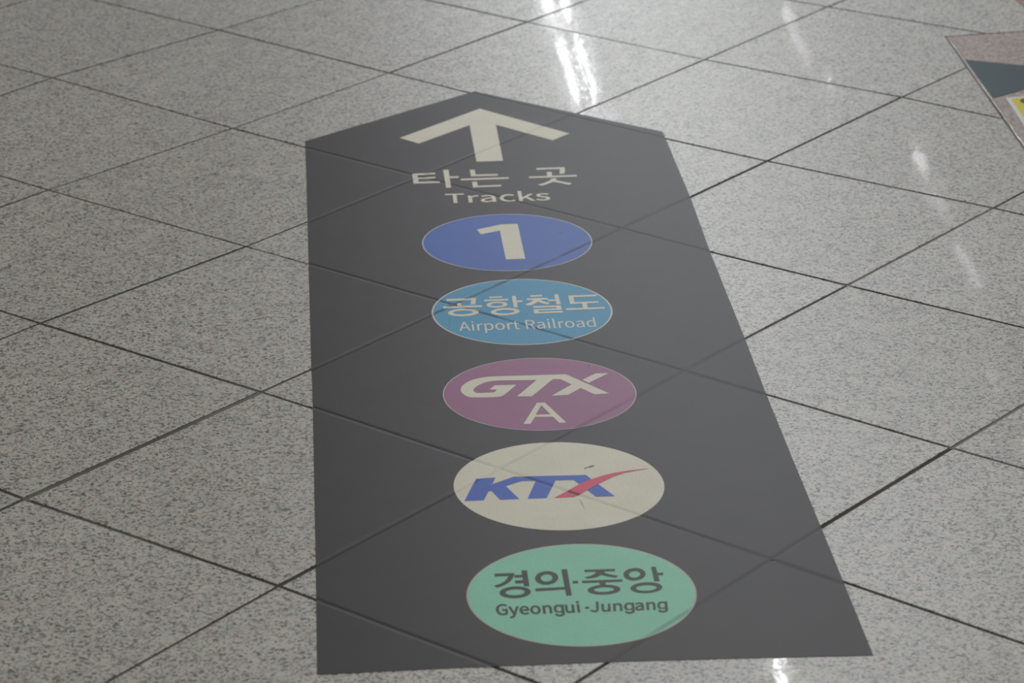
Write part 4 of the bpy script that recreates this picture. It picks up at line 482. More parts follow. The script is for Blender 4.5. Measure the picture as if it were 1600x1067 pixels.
    'oval3': [[[-126.1,750.9],[-126.2,743],[-125.8,735.2],[-124.9,727.4],[-123.4,719.7],[-121.5,712.1],[-119,704.6],[-116,697.4],[-112.6,690.3],[-108.7,683.5],[-104.3,677],[-99.6,670.7],[-94.4,664.8],[-88.9,659.2],[-83,653.9],[-76.8,649.1],[-70.3,644.6],[-63.5,640.5],[-56.4,636.9],[-49.2,633.7],[-41.7,630.9],[-34.1,628.7],[-26.3,626.9],[-18.5,625.5],[-10.6,624.7],[-2.6,624.3],[5.3,624.4],[13.3,625],[21.2,626.1],[29,627.7],[36.6,629.8],[44.2,632.3],[51.5,635.3],[58.7,638.7],[65.6,642.6],[72.2,646.9],[78.6,651.6],[84.6,656.6],[90.3,662.1],[95.6,667.9],[100.6,674],[105.1,680.5],[109.2,687.2],[112.8,694.2],[115.9,701.4],[118.6,708.7],[120.8,716.3],[122.4,724],[123.5,731.8],[124.1,739.7],[124.2,747.6],[123.7,755.5],[122.7,763.3],[121.1,771.1],[119,778.8],[116.4,786.4],[113.2,793.8],[109.6,801],[105.4,808],[100.8,814.7],[95.7,821.1],[90.2,827.1],[84.2,832.8],[77.9,838.1],[71.2,843],[64.2,847.5],[56.9,851.5],[49.3,855],[41.5,858],[33.4,860.6],[25.3,862.5],[17,864],[8.6,864.9],[0.2,865.3],[-8.3,865.1],[-16.7,864.4],[-25,863.1],[-33.2,861.3],[-41.3,859],[-49.1,856.2],[-56.8,852.9],[-64.2,849],[-71.3,844.8],[-78,840],[-84.5,834.9],[-90.5,829.4],[-96.1,823.4],[-101.3,817.2],[-106.1,810.6],[-110.4,803.8],[-114.2,796.7],[-117.5,789.4],[-120.3,782],[-122.5,774.3],[-124.3,766.6],[-125.4,758.8]],[[-125,750.8],[-125.1,743],[-124.7,735.3],[-123.8,727.6],[-122.3,719.9],[-120.4,712.4],[-118,705],[-115,697.8],[-111.6,690.8],[-107.8,684.1],[-103.4,677.6],[-98.7,671.4],[-93.6,665.5],[-88.1,660],[-82.3,654.7],[-76.2,650],[-69.7,645.5],[-63,641.5],[-55.9,637.9],[-48.8,634.7],[-41.4,631.9],[-33.8,629.8],[-26.1,628],[-18.3,626.6],[-10.5,625.8],[-2.6,625.4],[5.3,625.5],[13.2,626.1],[21,627.2],[28.7,628.8],[36.3,630.9],[43.8,633.3],[51.1,636.3],[58.2,639.7],[65,643.5],[71.6,647.8],[77.9,652.5],[83.9,657.4],[89.5,662.9],[94.8,668.6],[99.7,674.7],[104.2,681.1],[108.2,687.7],[111.8,694.7],[114.9,701.8],[117.6,709],[119.7,716.6],[121.3,724.2],[122.4,731.9],[123,739.7],[123.1,747.6],[122.6,755.4],[121.6,763.1],[120,770.8],[117.9,778.5],[115.4,786],[112.2,793.3],[108.6,800.5],[104.5,807.4],[99.9,814],[94.9,820.4],[89.4,826.3],[83.5,832],[77.2,837.2],[70.6,842.1],[63.6,846.6],[56.4,850.5],[48.9,854],[41.1,857],[33.1,859.5],[25.1,861.4],[16.8,862.9],[8.5,863.8],[0.2,864.2],[-8.2,864],[-16.6,863.3],[-24.8,862],[-32.9,860.2],[-41,858],[-48.7,855.2],[-56.3,851.9],[-63.7,848],[-70.7,843.9],[-77.3,839.1],[-83.8,834.1],[-89.7,828.6],[-95.3,822.7],[-100.4,816.5],[-105.2,810],[-109.4,803.2],[-113.2,796.2],[-116.5,789],[-119.3,781.7],[-121.4,774],[-123.2,766.4],[-124.3,758.7]]],
    'oval4': [[[-127.4,469],[-127.6,460.7],[-127.2,452.4],[-126.4,444.2],[-125,436],[-123.1,427.9],[-120.6,420],[-117.7,412.3],[-114.3,404.8],[-110.4,397.5],[-106.1,390.6],[-101.3,383.9],[-96.2,377.5],[-90.6,371.5],[-84.8,365.8],[-78.5,360.6],[-72,355.7],[-65.2,351.3],[-58.1,347.3],[-50.8,343.8],[-43.3,340.8],[-35.6,338.2],[-27.8,336.1],[-19.9,334.6],[-11.9,333.5],[-3.9,332.9],[4.2,332.9],[12.2,333.3],[20.2,334.3],[28.1,335.8],[35.9,337.8],[43.5,340.2],[51,343.2],[58.2,346.6],[65.3,350.5],[72.1,354.9],[78.6,359.6],[84.8,364.8],[90.6,370.4],[96.1,376.4],[101.2,382.8],[105.8,389.4],[110.1,396.4],[113.9,403.6],[117.2,411.1],[120,418.8],[122.3,426.8],[124.1,434.8],[125.4,443],[126.2,451.3],[126.4,459.6],[126,468],[125.1,476.3],[123.7,484.6],[121.7,492.8],[119.2,500.9],[116.1,508.8],[112.6,516.5],[108.5,524],[103.9,531.2],[98.8,538.1],[93.3,544.7],[87.4,550.8],[81.1,556.6],[74.3,562],[67.3,566.9],[59.9,571.3],[52.2,575.3],[44.3,578.7],[36.2,581.5],[27.9,583.8],[19.5,585.6],[11,586.8],[2.4,587.4],[-6.2,587.4],[-14.7,586.8],[-23.2,585.7],[-31.6,584],[-39.8,581.7],[-47.9,578.9],[-55.7,575.5],[-63.3,571.6],[-70.6,567.2],[-77.5,562.4],[-84.1,557.1],[-90.3,551.3],[-96.1,545.2],[-101.5,538.7],[-106.4,531.8],[-110.8,524.7],[-114.8,517.3],[-118.2,509.6],[-121.1,501.8],[-123.5,493.7],[-125.3,485.6],[-126.6,477.3]]],
    'oval5': [[[-129,173.8],[-129.2,165.5],[-128.8,157.3],[-127.9,149.1],[-126.5,141],[-124.6,133],[-122.1,125.3],[-119.1,117.7],[-115.6,110.3],[-111.7,103.2],[-107.3,96.4],[-102.5,89.9],[-97.3,83.7],[-91.7,77.9],[-85.7,72.5],[-79.4,67.4],[-72.8,62.8],[-65.9,58.6],[-58.7,54.9],[-51.4,51.6],[-43.8,48.8],[-36,46.4],[-28.1,44.6],[-20.1,43.2],[-12.1,42.4],[-3.9,42.1],[4.2,42.2],[12.3,42.9],[20.4,44.1],[28.4,45.8],[36.3,47.9],[44,50.6],[51.6,53.8],[59,57.4],[66.1,61.4],[73,65.9],[79.6,70.9],[85.9,76.2],[91.8,81.9],[97.4,88],[102.6,94.5],[107.3,101.2],[111.6,108.3],[115.5,115.6],[118.9,123.2],[121.8,130.9],[124.2,138.9],[126,147],[127.3,155.2],[128.1,163.4],[128.4,171.8],[128,180.1],[127.2,188.4],[125.7,196.6],[123.7,204.8],[121.2,212.8],[118.1,220.6],[114.5,228.2],[110.3,235.5],[105.7,242.6],[100.5,249.3],[95,255.7],[88.9,261.8],[82.5,267.4],[75.7,272.5],[68.5,277.2],[61,281.5],[53.2,285.2],[45.1,288.3],[36.9,291],[28.5,293],[19.9,294.5],[11.2,295.4],[2.5,295.8],[-6.2,295.5],[-14.9,294.7],[-23.5,293.3],[-32,291.4],[-40.4,288.8],[-48.6,285.8],[-56.5,282.2],[-64.2,278.1],[-71.6,273.5],[-78.6,268.4],[-85.3,262.9],[-91.6,257],[-97.5,250.7],[-102.9,244],[-107.9,237],[-112.4,229.8],[-116.4,222.2],[-119.8,214.5],[-122.7,206.6],[-125.1,198.5],[-127,190.3],[-128.3,182.1]],[[-127.2,173.7],[-127.4,165.5],[-127,157.4],[-126.1,149.4],[-124.7,141.4],[-122.9,133.5],[-120.4,125.9],[-117.4,118.4],[-114,111.1],[-110.2,104.1],[-105.8,97.4],[-101.1,91],[-96,84.9],[-90.4,79.2],[-84.5,73.9],[-78.3,68.8],[-71.8,64.3],[-65,60.2],[-57.9,56.5],[-50.7,53.3],[-43.2,50.5],[-35.5,48.1],[-27.7,46.4],[-19.9,45],[-12,44.2],[-3.9,43.9],[4.1,44],[12.1,44.7],[20.1,45.9],[28,47.6],[35.8,49.6],[43.4,52.3],[50.9,55.4],[58.2,59],[65.2,62.9],[72,67.4],[78.5,72.3],[84.7,77.5],[90.5,83.2],[96,89.2],[101.2,95.6],[105.8,102.2],[110,109.2],[113.9,116.4],[117.2,123.9],[120.1,131.5],[122.5,139.4],[124.2,147.3],[125.5,155.4],[126.3,163.5],[126.6,171.8],[126.2,180],[125.4,188.2],[123.9,196.2],[122,204.3],[119.5,212.2],[116.4,219.9],[112.9,227.4],[108.8,234.6],[104.2,241.6],[99.1,248.2],[93.7,254.5],[87.7,260.5],[81.4,266],[74.7,271],[67.6,275.7],[60.2,279.9],[52.5,283.5],[44.5,286.6],[36.4,289.3],[28.1,291.2],[19.7,292.7],[11.1,293.6],[2.5,294],[-6.1,293.7],[-14.7,292.9],[-23.2,291.5],[-31.5,289.7],[-39.8,287.1],[-47.9,284.1],[-55.7,280.6],[-63.3,276.5],[-70.6,272],[-77.5,267],[-84.1,261.5],[-90.3,255.7],[-96.1,249.5],[-101.5,242.9],[-106.4,236],[-110.8,228.9],[-114.8,221.4],[-118.1,213.8],[-121,206],[-123.4,198],[-125.2,190],[-126.5,181.9]]],
    'one': [[[-44.2,1374.9],[-5.5,1394.6],[18.3,1394.8],[18.4,1244.4],[-9.8,1244.1],[-10.2,1367.3],[-39.2,1353.7]]],
    'gonghang': [[[[-104.2,1092.1],[-62.3,1093.1],[-63.1,1085],[-103.7,1084.6]]],[[[-68.9,1092.2],[-62.1,1093.1],[-64.7,1069],[-71.5,1068.3]]],[[[-90.2,1076],[-84.6,1076.1],[-84.3,1063.2],[-89.9,1062.5]]],[[[-110.3,1064.1],[-56,1064.6],[-56.3,1057.2],[-109.9,1056.7]]],[[[-43.8,1096.3],[-25.8,1096.8],[-25.6,1091.1],[-43.7,1090.1]]],[[[-51.9,1085.3],[-17.9,1086.2],[-17.9,1079.5],[-51.5,1079]]],[[[-12.1,1095.7],[-6.4,1096.5],[-6.6,1052.4],[-12.1,1051.8]]],[[[-6.2,1078.5],[1.5,1078.9],[1.2,1072.2],[-6.2,1071.6]]],[[[-61.7,1038.9],[-62.1,1036.7],[-63,1034.4],[-64.5,1032.3],[-66.3,1030.4],[-68.6,1028.6],[-71.3,1027.1],[-74.2,1025.9],[-77.4,1025],[-80.7,1024.4],[-84,1024.2],[-87.4,1024.3],[-90.6,1024.8],[-93.6,1025.6],[-96.4,1026.8],[-98.9,1028.2],[-101,1029.9],[-102.7,1031.8],[-103.8,1033.9],[-104.5,1036.1],[-104.7,1038.4],[-104.3,1040.6],[-103.4,1042.9],[-102,1045],[-100.1,1047],[-97.8,1048.8],[-95.2,1050.3],[-92.2,1051.5],[-89.1,1052.4],[-85.7,1053],[-82.4,1053.2],[-79,1053.1],[-75.7,1052.6],[-72.7,1051.8],[-69.9,1050.6],[-67.4,1049.2],[-65.3,1047.5],[-63.7,1045.5],[-62.5,1043.4],[-61.8,1041.2]],[[-69.4,1039.1],[-69.7,1038],[-70.2,1036.9],[-71.1,1035.9],[-72.4,1035],[-73.8,1034.1],[-75.6,1033.4],[-77.5,1032.8],[-79.5,1032.3],[-81.7,1032],[-83.9,1031.9],[-86.1,1032],[-88.2,1032.2],[-90.2,1032.6],[-92.1,1033.1],[-93.7,1033.8],[-95.1,1034.7],[-96.2,1035.6],[-97,1036.6],[-97.4,1037.6],[-97.5,1038.7],[-97.3,1039.8],[-96.7,1040.9],[-95.8,1042],[-94.6,1042.9],[-93.2,1043.8],[-91.4,1044.5],[-89.5,1045.1],[-87.5,1045.6],[-85.3,1045.8],[-83.1,1046],[-80.9,1045.9],[-78.8,1045.7],[-76.7,1045.3],[-74.9,1044.7],[-73.3,1044],[-71.9,1043.2],[-70.8,1042.3],[-70,1041.3],[-69.5,1040.2]]],[[[-19.9,1064.9],[-20.3,1063],[-20.9,1061.3],[-21.9,1059.6],[-23.3,1058],[-24.9,1056.6],[-26.7,1055.4],[-28.8,1054.4],[-31,1053.7],[-33.2,1053.2],[-35.6,1053],[-37.9,1053.2],[-40.1,1053.6],[-42.2,1054.2],[-44.1,1055.1],[-45.8,1056.3],[-47.2,1057.7],[-48.3,1059.2],[-49.1,1060.9],[-49.5,1062.6],[-49.6,1064.5],[-49.3,1066.3],[-48.7,1068.1],[-47.7,1069.8],[-46.3,1071.4],[-44.7,1072.8],[-42.9,1074],[-40.8,1075],[-38.6,1075.7],[-36.3,1076.2],[-34,1076.3],[-31.7,1076.2],[-29.4,1075.8],[-27.3,1075.2],[-25.4,1074.2],[-23.7,1073.1],[-22.3,1071.7],[-21.2,1070.1],[-20.4,1068.5],[-20,1066.7]],[[-25.9,1065],[-26.1,1064.1],[-26.5,1063.2],[-27.1,1062.4],[-27.8,1061.6],[-28.8,1060.9],[-29.9,1060.3],[-31.1,1059.8],[-32.4,1059.5],[-33.7,1059.2],[-35.1,1059.2],[-36.5,1059.2],[-37.8,1059.4],[-39.1,1059.7],[-40.2,1060.2],[-41.2,1060.8],[-42.1,1061.4],[-42.7,1062.2],[-43.2,1063],[-43.5,1063.9],[-43.5,1064.8],[-43.4,1065.7],[-43,1066.6],[-42.4,1067.4],[-41.6,1068.2],[-40.7,1068.9],[-39.6,1069.5],[-38.4,1070],[-37.1,1070.4],[-35.7,1070.6],[-34.3,1070.7],[-33,1070.6],[-31.6,1070.4],[-30.4,1070.1],[-29.2,1069.6],[-28.2,1069.1],[-27.4,1068.4],[-26.7,1067.6],[-26.2,1066.8],[-26,1065.9]]],[[[-5.2,1037.2],[-5.6,1035],[-6.5,1032.9],[-7.9,1030.8],[-9.6,1029],[-11.8,1027.3],[-14.3,1025.8],[-17.1,1024.7],[-20,1023.8],[-23.1,1023.2],[-26.3,1023],[-29.4,1023.2],[-32.4,1023.6],[-35.2,1024.4],[-37.8,1025.5],[-40.1,1026.9],[-42.1,1028.5],[-43.6,1030.4],[-44.7,1032.4],[-45.3,1034.5],[-45.4,1036.7],[-45,1038.8],[-44.1,1041],[-42.8,1043],[-41,1044.9],[-38.8,1046.6],[-36.3,1048.1],[-33.6,1049.2],[-30.6,1050.1],[-27.5,1050.7],[-24.3,1050.9],[-21.2,1050.8],[-18.1,1050.3],[-15.3,1049.5],[-12.7,1048.4],[-10.4,1047],[-8.4,1045.3],[-6.9,1043.5],[-5.9,1041.5],[-5.3,1039.4]],[[-12.3,1037.1],[-12.6,1036.1],[-13.1,1035],[-14,1034.1],[-15.1,1033.2],[-16.5,1032.3],[-18.1,1031.6],[-19.9,1031.1],[-21.8,1030.7],[-23.8,1030.4],[-25.9,1030.3],[-27.9,1030.3],[-29.9,1030.5],[-31.8,1030.9],[-33.5,1031.4],[-35,1032.1],[-36.3,1032.9],[-37.3,1033.8],[-38,1034.7],[-38.4,1035.7],[-38.5,1036.8],[-38.3,1037.8],[-37.7,1038.8],[-36.9,1039.8],[-35.8,1040.7],[-34.4,1041.5],[-32.8,1042.2],[-31,1042.8],[-29,1043.2],[-27,1043.5],[-25,1043.6],[-22.9,1043.5],[-20.9,1043.3],[-19,1043],[-17.3,1042.4],[-15.8,1041.8],[-14.5,1041],[-13.5,1040.1],[-12.8,1039.2],[-12.4,1038.1]]],[[[13.8,1096.8],[30.8,1097.7],[31,1091.4],[13.9,1090.3]]],[[[7.8,1084.8],[37.5,1085.4],[37.5,1078.6],[7.9,1078.6]]],[[[17.5,1079.5],[26.2,1079.6],[22.3,1070.4],[17.3,1063.4],[11.9,1057.7],[7.1,1058.1],[4.3,1062.8],[11.5,1069.1],[16,1075.2]]],[[[22.5,1077.9],[27.4,1078.2],[30.2,1073],[38.7,1064.6],[35.9,1059.4],[29.8,1063.1],[23.2,1070.4]]],[[[36.9,1078.4],[48.5,1078],[48.4,1071.8],[37,1071.7]]],[[[47.5,1097.5],[53.2,1097.8],[53.8,1059.2],[47.9,1058.4]]],[[[14.6,1054.5],[53.6,1054.5],[53.5,1048.1],[14.5,1047.9]]],[[[46.8,1052.4],[53.6,1054.5],[53.2,1039.6],[47,1038.9]]],[[[14.1,1042.8],[53.5,1043.5],[53.2,1037.4],[14.2,1037.2]]],[[[14.1,1042.8],[20.8,1042.7],[21.1,1026.9],[14.2,1026.2]]],[[[14,1032.6],[54.7,1033.6],[54.3,1026.8],[14.2,1026.2]]],[[[67.2,1091.6],[107,1092.1],[106.5,1085.1],[67.3,1084.1]]],[[[67.2,1091.6],[73.8,1091.8],[73.5,1059.5],[66.8,1058.1]]],[[[67,1065],[107.3,1065.9],[107,1059.7],[66.8,1058.1]]],[[[83.7,1060.4],[90.4,1060.6],[89.4,1040.5],[83.1,1040]]],[[[59.4,1042.2],[113.6,1042.9],[113.3,1036.6],[59.5,1035.2]]]],
    'gtx': [[[[38.3,805.5],[88.7,736.5],[69.4,735.3],[53.4,757.5],[35,735.9],[13.9,735.1],[42.7,770.3],[30.1,789.3],[20.1,790.1],[-11.9,735.1],[-31.3,736.3],[-1.4,789.1],[-29.4,790.3],[-47.8,791.1],[-57.1,790.8],[-63.1,789.1],[-68.2,786.9],[-73.1,783],[-77.1,779],[-81.2,773.5],[-84,768.8],[-85.4,765],[-86,762.1],[-85.8,758.6],[-84.8,754.9],[-82.1,751.9],[-73.8,751.5],[-59.6,752.2],[-55.1,761],[-64.8,762.5],[-57.3,775.6],[-28.7,775.5],[-44.2,747.3],[-48.8,740.3],[-51.9,738],[-55.7,736.6],[-66.5,736],[-87.9,737.5],[-91.2,738.6],[-94.4,740.8],[-96.8,743.8],[-98.9,747.5],[-100.7,752.2],[-101.8,756.3],[-102.3,760.6],[-102.3,764.9],[-101.3,771.3],[-99.8,776.5],[-96.9,782.4],[-93.3,787.9],[-89.2,792.8],[-84.4,797],[-80,799.6],[-75.7,801.7],[-70.5,803.7],[-65.4,805],[-59.5,805.6],[-53.5,806],[1.2,805.5]]],[[[77.5,805.1],[94.4,804.6],[65.6,773.8],[58.3,784.8]]]],
    'lineA': [[[[-7,713.6],[3.3,713.2],[25,646.9],[16.1,646.6],[9.6,666.5],[-13.1,668],[-20.5,646.5],[-29.5,646.6]],[[-2.1,704.8],[7.1,675],[-11.9,674.5]]]],
    'ktx': [[[-99.1,486.2],[-75.7,487.1],[-79.6,471.5],[-82.9,466.8],[-53,488.1],[34.5,486],[63.1,422.2],[40.6,422.2],[18.1,472.4],[-3.7,472.8],[-18.6,423.4],[-41.4,423.1],[-27.7,473.8],[-44.7,474.3],[-64.7,461.4],[-51.2,423.3],[-74.3,422.8],[-82.9,448.7],[-86.8,447.6],[-93.8,423.1],[-117.1,422.7]]],
    'swoosh': [[[-9.5,423],[2.4,435.9],[12.7,447],[24.8,460.7],[38.2,471.7],[46.6,477.2],[53.2,481.3],[68,488.6],[85.9,494.3],[101.9,497.2],[115.4,498.7],[97.6,494.1],[81.3,488.1],[66.9,477.9],[58.3,469.7],[51.4,462.8],[35.8,446.1],[25.4,434.1],[14.8,424]]],
    'central': [[[[-94.2,226.2],[-71.4,225.7],[-72.7,217.9],[-74.9,211.6],[-77.5,205.7],[-81.2,200],[-88.1,193.7],[-93.7,190.3],[-96.6,195.9],[-89.9,199.6],[-84.4,205.4],[-81,212.1],[-78.8,218.8],[-94.4,218.7]]],[[[-72.1,220.8],[-63,220.7],[-63.1,214.2],[-72.2,213.7]]],[[[-72.4,207],[-62.6,207.1],[-62.6,199.3],[-72.4,199.3]]],[[[-63.3,231.6],[-56.9,231.7],[-57.1,191.5],[-63.2,191]]],[[[-51.3,185.2],[-17.7,186.4],[-17.8,180],[-51.1,177.9]]],[[[-17.8,230.7],[-11.3,231],[-11.7,164.6],[-18,164.3]]],[[[-7.8,200.6],[-1.6,200.6],[-2,194.1],[-8,194.1]]],[[[-56.6,177.4],[-57,175.1],[-57.8,172.9],[-59,170.8],[-60.6,168.8],[-62.5,167.1],[-64.7,165.6],[-67.2,164.4],[-69.8,163.6],[-72.5,163],[-75.2,162.9],[-77.9,163],[-80.6,163.6],[-83.1,164.5],[-85.3,165.7],[-87.3,167.1],[-89,168.9],[-90.3,170.8],[-91.2,173],[-91.7,175.2],[-91.7,177.5],[-91.4,179.8],[-90.6,182],[-89.4,184.1],[-87.8,186.1],[-85.9,187.8],[-83.7,189.3],[-81.2,190.5],[-78.6,191.4],[-75.9,192],[-73.1,192.1],[-70.3,191.9],[-67.7,191.4],[-65.2,190.5],[-62.9,189.3],[-60.9,187.8],[-59.3,186],[-58,184],[-57.1,181.9],[-56.6,179.7]],[[-63.4,177.6],[-63.6,176.4],[-64.1,175.3],[-64.8,174.2],[-65.8,173.2],[-66.9,172.4],[-68.3,171.6],[-69.7,171],[-71.3,170.6],[-73,170.3],[-74.7,170.2],[-76.4,170.3],[-78,170.6],[-79.5,171.1],[-80.9,171.7],[-82.1,172.4],[-83.2,173.3],[-84,174.3],[-84.5,175.3],[-84.9,176.5],[-84.9,177.6],[-84.7,178.8],[-84.2,179.9],[-83.5,181],[-82.5,181.9],[-81.4,182.8],[-80,183.6],[-78.6,184.2],[-77,184.6],[-75.3,184.9],[-73.6,185],[-71.9,184.9],[-70.3,184.6],[-68.8,184.1],[-67.4,183.5],[-66.1,182.8],[-65.1,181.9],[-64.3,180.9],[-63.7,179.8],[-63.4,178.7]]],[[[-23,210.4],[-23.4,207.7],[-24.1,205.1],[-25.1,202.6],[-26.4,200.3],[-27.9,198.3],[-29.6,196.5],[-31.5,195.1],[-33.5,194.1],[-35.5,193.5],[-37.6,193.3],[-39.6,193.5],[-41.6,194.1],[-43.4,195.2],[-45,196.6],[-46.4,198.3],[-47.6,200.3],[-48.5,202.6],[-49.1,205.1],[-49.3,207.7],[-49.3,210.4],[-48.9,213.1],[-48.2,215.7],[-47.2,218.2],[-46,220.5],[-44.5,222.6],[-42.8,224.3],[-40.9,225.8],[-38.9,226.8],[-36.8,227.4],[-34.7,227.6],[-32.7,227.4],[-30.7,226.8],[-28.9,225.7],[-27.3,224.3],[-25.9,222.5],[-24.7,220.5],[-23.8,218.2],[-23.2,215.7],[-23,213]],[[-29.6,210.4],[-29.8,208.9],[-30.1,207.6],[-30.6,206.2],[-31.3,205],[-32,203.9],[-32.9,203],[-33.9,202.3],[-34.9,201.7],[-35.9,201.4],[-36.9,201.3],[-37.9,201.4],[-38.9,201.7],[-39.8,202.3],[-40.7,203],[-41.4,204],[-41.9,205],[-42.4,206.3],[-42.7,207.6],[-42.8,209],[-42.8,210.4],[-42.6,211.8],[-42.2,213.2],[-41.7,214.5],[-41.1,215.7],[-40.3,216.8],[-39.4,217.8],[-38.5,218.5],[-37.5,219.1],[-36.5,219.4],[-35.4,219.5],[-34.4,219.4],[-33.4,219.1],[-32.5,218.5],[-31.7,217.8],[-31,216.8],[-30.4,215.7],[-29.9,214.5],[-29.7,213.2],[-29.5,211.8]]],[[[8.1,227.8],[43,227.1],[42.6,221.4],[8,221.7]]],[[[21.5,222.1],[31,221.9],[30,219.5],[26.1,213.3],[22.5,209.5],[17.8,206.6],[9.7,204.8],[6.3,208.7],[14,211.8],[18.8,216.3]]],[[[27.1,219.7],[30.1,220.6],[30.9,217.8],[35.3,214.1],[45,209.3],[41.6,204.7],[33.2,208.1],[28.5,211.4],[25.5,214.1]]],[[[2.7,200.2],[48.4,200.1],[48.3,194.4],[2.7,194.1]]],[[[22.1,194.9],[29,195.2],[28.7,184.8],[21.8,184.5]]],[[[84.4,229.1],[89.9,229.4],[90.1,192.2],[83.9,191.9]]],[[[88.8,213.4],[96.4,213.3],[96.1,207.1],[89,207.1]]],[[[44,175.9],[43.6,174],[42.7,172.2],[41.4,170.4],[39.7,168.8],[37.7,167.4],[35.3,166.2],[32.8,165.2],[30,164.5],[27.1,164],[24.2,163.9],[21.4,164.1],[18.6,164.5],[16,165.2],[13.6,166.2],[11.5,167.5],[9.8,168.9],[8.4,170.5],[7.5,172.3],[7,174.1],[6.9,176],[7.3,177.9],[8.2,179.8],[9.5,181.5],[11.1,183.1],[13.2,184.6],[15.5,185.8],[18.1,186.8],[20.9,187.5],[23.7,188],[26.7,188.1],[29.6,188],[32.4,187.5],[35,186.8],[37.4,185.8],[39.5,184.5],[41.2,183.1],[42.6,181.4],[43.5,179.7],[44,177.8]],[[36.8,176.1],[36.6,175.2],[36.1,174.4],[35.3,173.5],[34.3,172.8],[33.1,172.1],[31.7,171.6],[30.1,171.1],[28.4,170.8],[26.7,170.6],[24.9,170.5],[23.1,170.6],[21.4,170.8],[19.8,171.1],[18.4,171.6],[17.1,172.2],[16,172.9],[15.1,173.6],[14.5,174.4],[14.2,175.3],[14.1,176.2],[14.4,177],[14.9,177.9],[15.6,178.7],[16.6,179.5],[17.8,180.1],[19.3,180.7],[20.8,181.2],[22.5,181.5],[24.3,181.7],[26,181.8],[27.8,181.7],[29.5,181.5],[31.1,181.1],[32.6,180.7],[33.9,180.1],[35,179.4],[35.8,178.7],[36.4,177.8],[36.8,177]]],[[[76.4,211.8],[76,209.3],[75.2,206.9],[74.2,204.6],[72.9,202.5],[71.4,200.7],[69.7,199.1],[67.9,197.8],[66,196.8],[64,196.3],[62,196.1],[60,196.3],[58.2,196.9],[56.5,197.8],[54.9,199.1],[53.6,200.7],[52.5,202.6],[51.7,204.7],[51.2,206.9],[51,209.3],[51.1,211.8],[51.5,214.3],[52.2,216.7],[53.2,219],[54.5,221.1],[56,223],[57.7,224.6],[59.5,225.9],[61.5,226.8],[63.5,227.4],[65.5,227.6],[67.4,227.4],[69.3,226.8],[71.1,225.9],[72.6,224.6],[73.9,222.9],[75,221],[75.8,218.9],[76.3,216.6],[76.5,214.2]],[[70.3,211.6],[70.1,210.3],[69.7,209],[69.2,207.8],[68.6,206.7],[67.8,205.7],[66.9,204.9],[66,204.2],[65,203.7],[64,203.4],[63,203.3],[62,203.4],[61,203.7],[60.2,204.2],[59.4,204.9],[58.7,205.7],[58.1,206.7],[57.7,207.8],[57.5,209],[57.4,210.3],[57.4,211.6],[57.7,212.9],[58,214.2],[58.6,215.4],[59.2,216.5],[60,217.5],[60.8,218.4],[61.8,219],[62.8,219.5],[63.8,219.8],[64.8,219.9],[65.8,219.8],[66.8,219.5],[67.6,219],[68.4,218.3],[69.1,217.5],[69.6,216.5],[70.1,215.4],[70.3,214.2],[70.4,212.9]]],[[[91.4,177.1],[90.9,175],[90,173],[88.7,171],[87,169.2],[85,167.6],[82.7,166.3],[80.1,165.2],[77.4,164.4],[74.6,163.9],[71.8,163.7],[69,163.9],[66.3,164.4],[63.8,165.2],[61.5,166.3],[59.5,167.7],[57.9,169.3],[56.6,171.1],[55.7,173],[55.3,175.1],[55.3,177.2],[55.8,179.3],[56.6,181.4],[57.9,183.3],[59.6,185.1],[61.6,186.8],[63.9,188.1],[66.5,189.2],[69.2,190],[72,190.5],[74.9,190.7],[77.7,190.5],[80.4,190],[82.9,189.2],[85.2,188.1],[87.2,186.7],[88.9,185.1],[90.1,183.3],[91,181.3],[91.4,179.2]],[[84.7,176.5],[84.4,175.4],[83.8,174.3],[83,173.3],[82,172.4],[80.7,171.6],[79.3,170.9],[77.7,170.3],[76,169.9],[74.2,169.6],[72.4,169.6],[70.6,169.7],[68.9,169.9],[67.3,170.3],[65.8,170.9],[64.5,171.6],[63.5,172.5],[62.6,173.4],[62,174.4],[61.7,175.5],[61.7,176.6],[62,177.7],[62.5,178.7],[63.3,179.7],[64.4,180.7],[65.6,181.5],[67.1,182.2],[68.7,182.8],[70.4,183.2],[72.2,183.4],[74,183.5],[75.8,183.4],[77.5,183.2],[79.1,182.7],[80.6,182.2],[81.9,181.5],[82.9,180.6],[83.8,179.7],[84.4,178.7],[84.6,177.6]]]],
    'hyphen': [[[0.2,135.6],[4.9,136.2],[4.6,130.9],[-0.1,130.4]]],
    'scuffs': [[[33.8,505.5],[34.9,502.6],[37.3,506.6],[40.2,507.9],[42.9,507.3],[45.9,510.3],[48.7,512.3],[45.4,513.4],[41.3,511.6],[37.9,509]],[[20,415.7],[21.1,416.2],[22.9,403.7],[23.9,392],[23,391.2],[21.6,402]],[[-103.8,1013.8],[-102.7,1013.2],[-104,997],[-105.8,982.9],[-107.3,975.4],[-108.1,976.4],[-106.2,987.6],[-104.8,1001.8]],[[44.9,1391.5],[47.1,1392.2],[47.2,1388.5],[45.2,1387.5]],[[75.9,1353.1],[80.7,1354.1],[80.8,1349.9],[76.9,1348.2]],[[-86.7,1364.7],[-84.7,1365.6],[-84.8,1360.9],[-86.5,1360.2]],[[68.7,828.4],[71.5,834.9],[73.4,832.5],[72.8,830.3],[71.2,832.2],[69.8,827.9]],[[-62.5,594.8],[-53,599],[-44.9,600.3],[-37.3,594.1],[-41.6,591.1],[-47.6,595.6],[-59.1,592]]],
    'teal': [[[864.1,2181.9],[863.1,1954.8],[1057.2,2089.7]]],
    'yellowpts': [[884.1,1953],[917.3,1961.1],[880,1800.9]],
    'ring': [[907.1,1926.6]]}
Z0 = 0.0005                      # top of the film
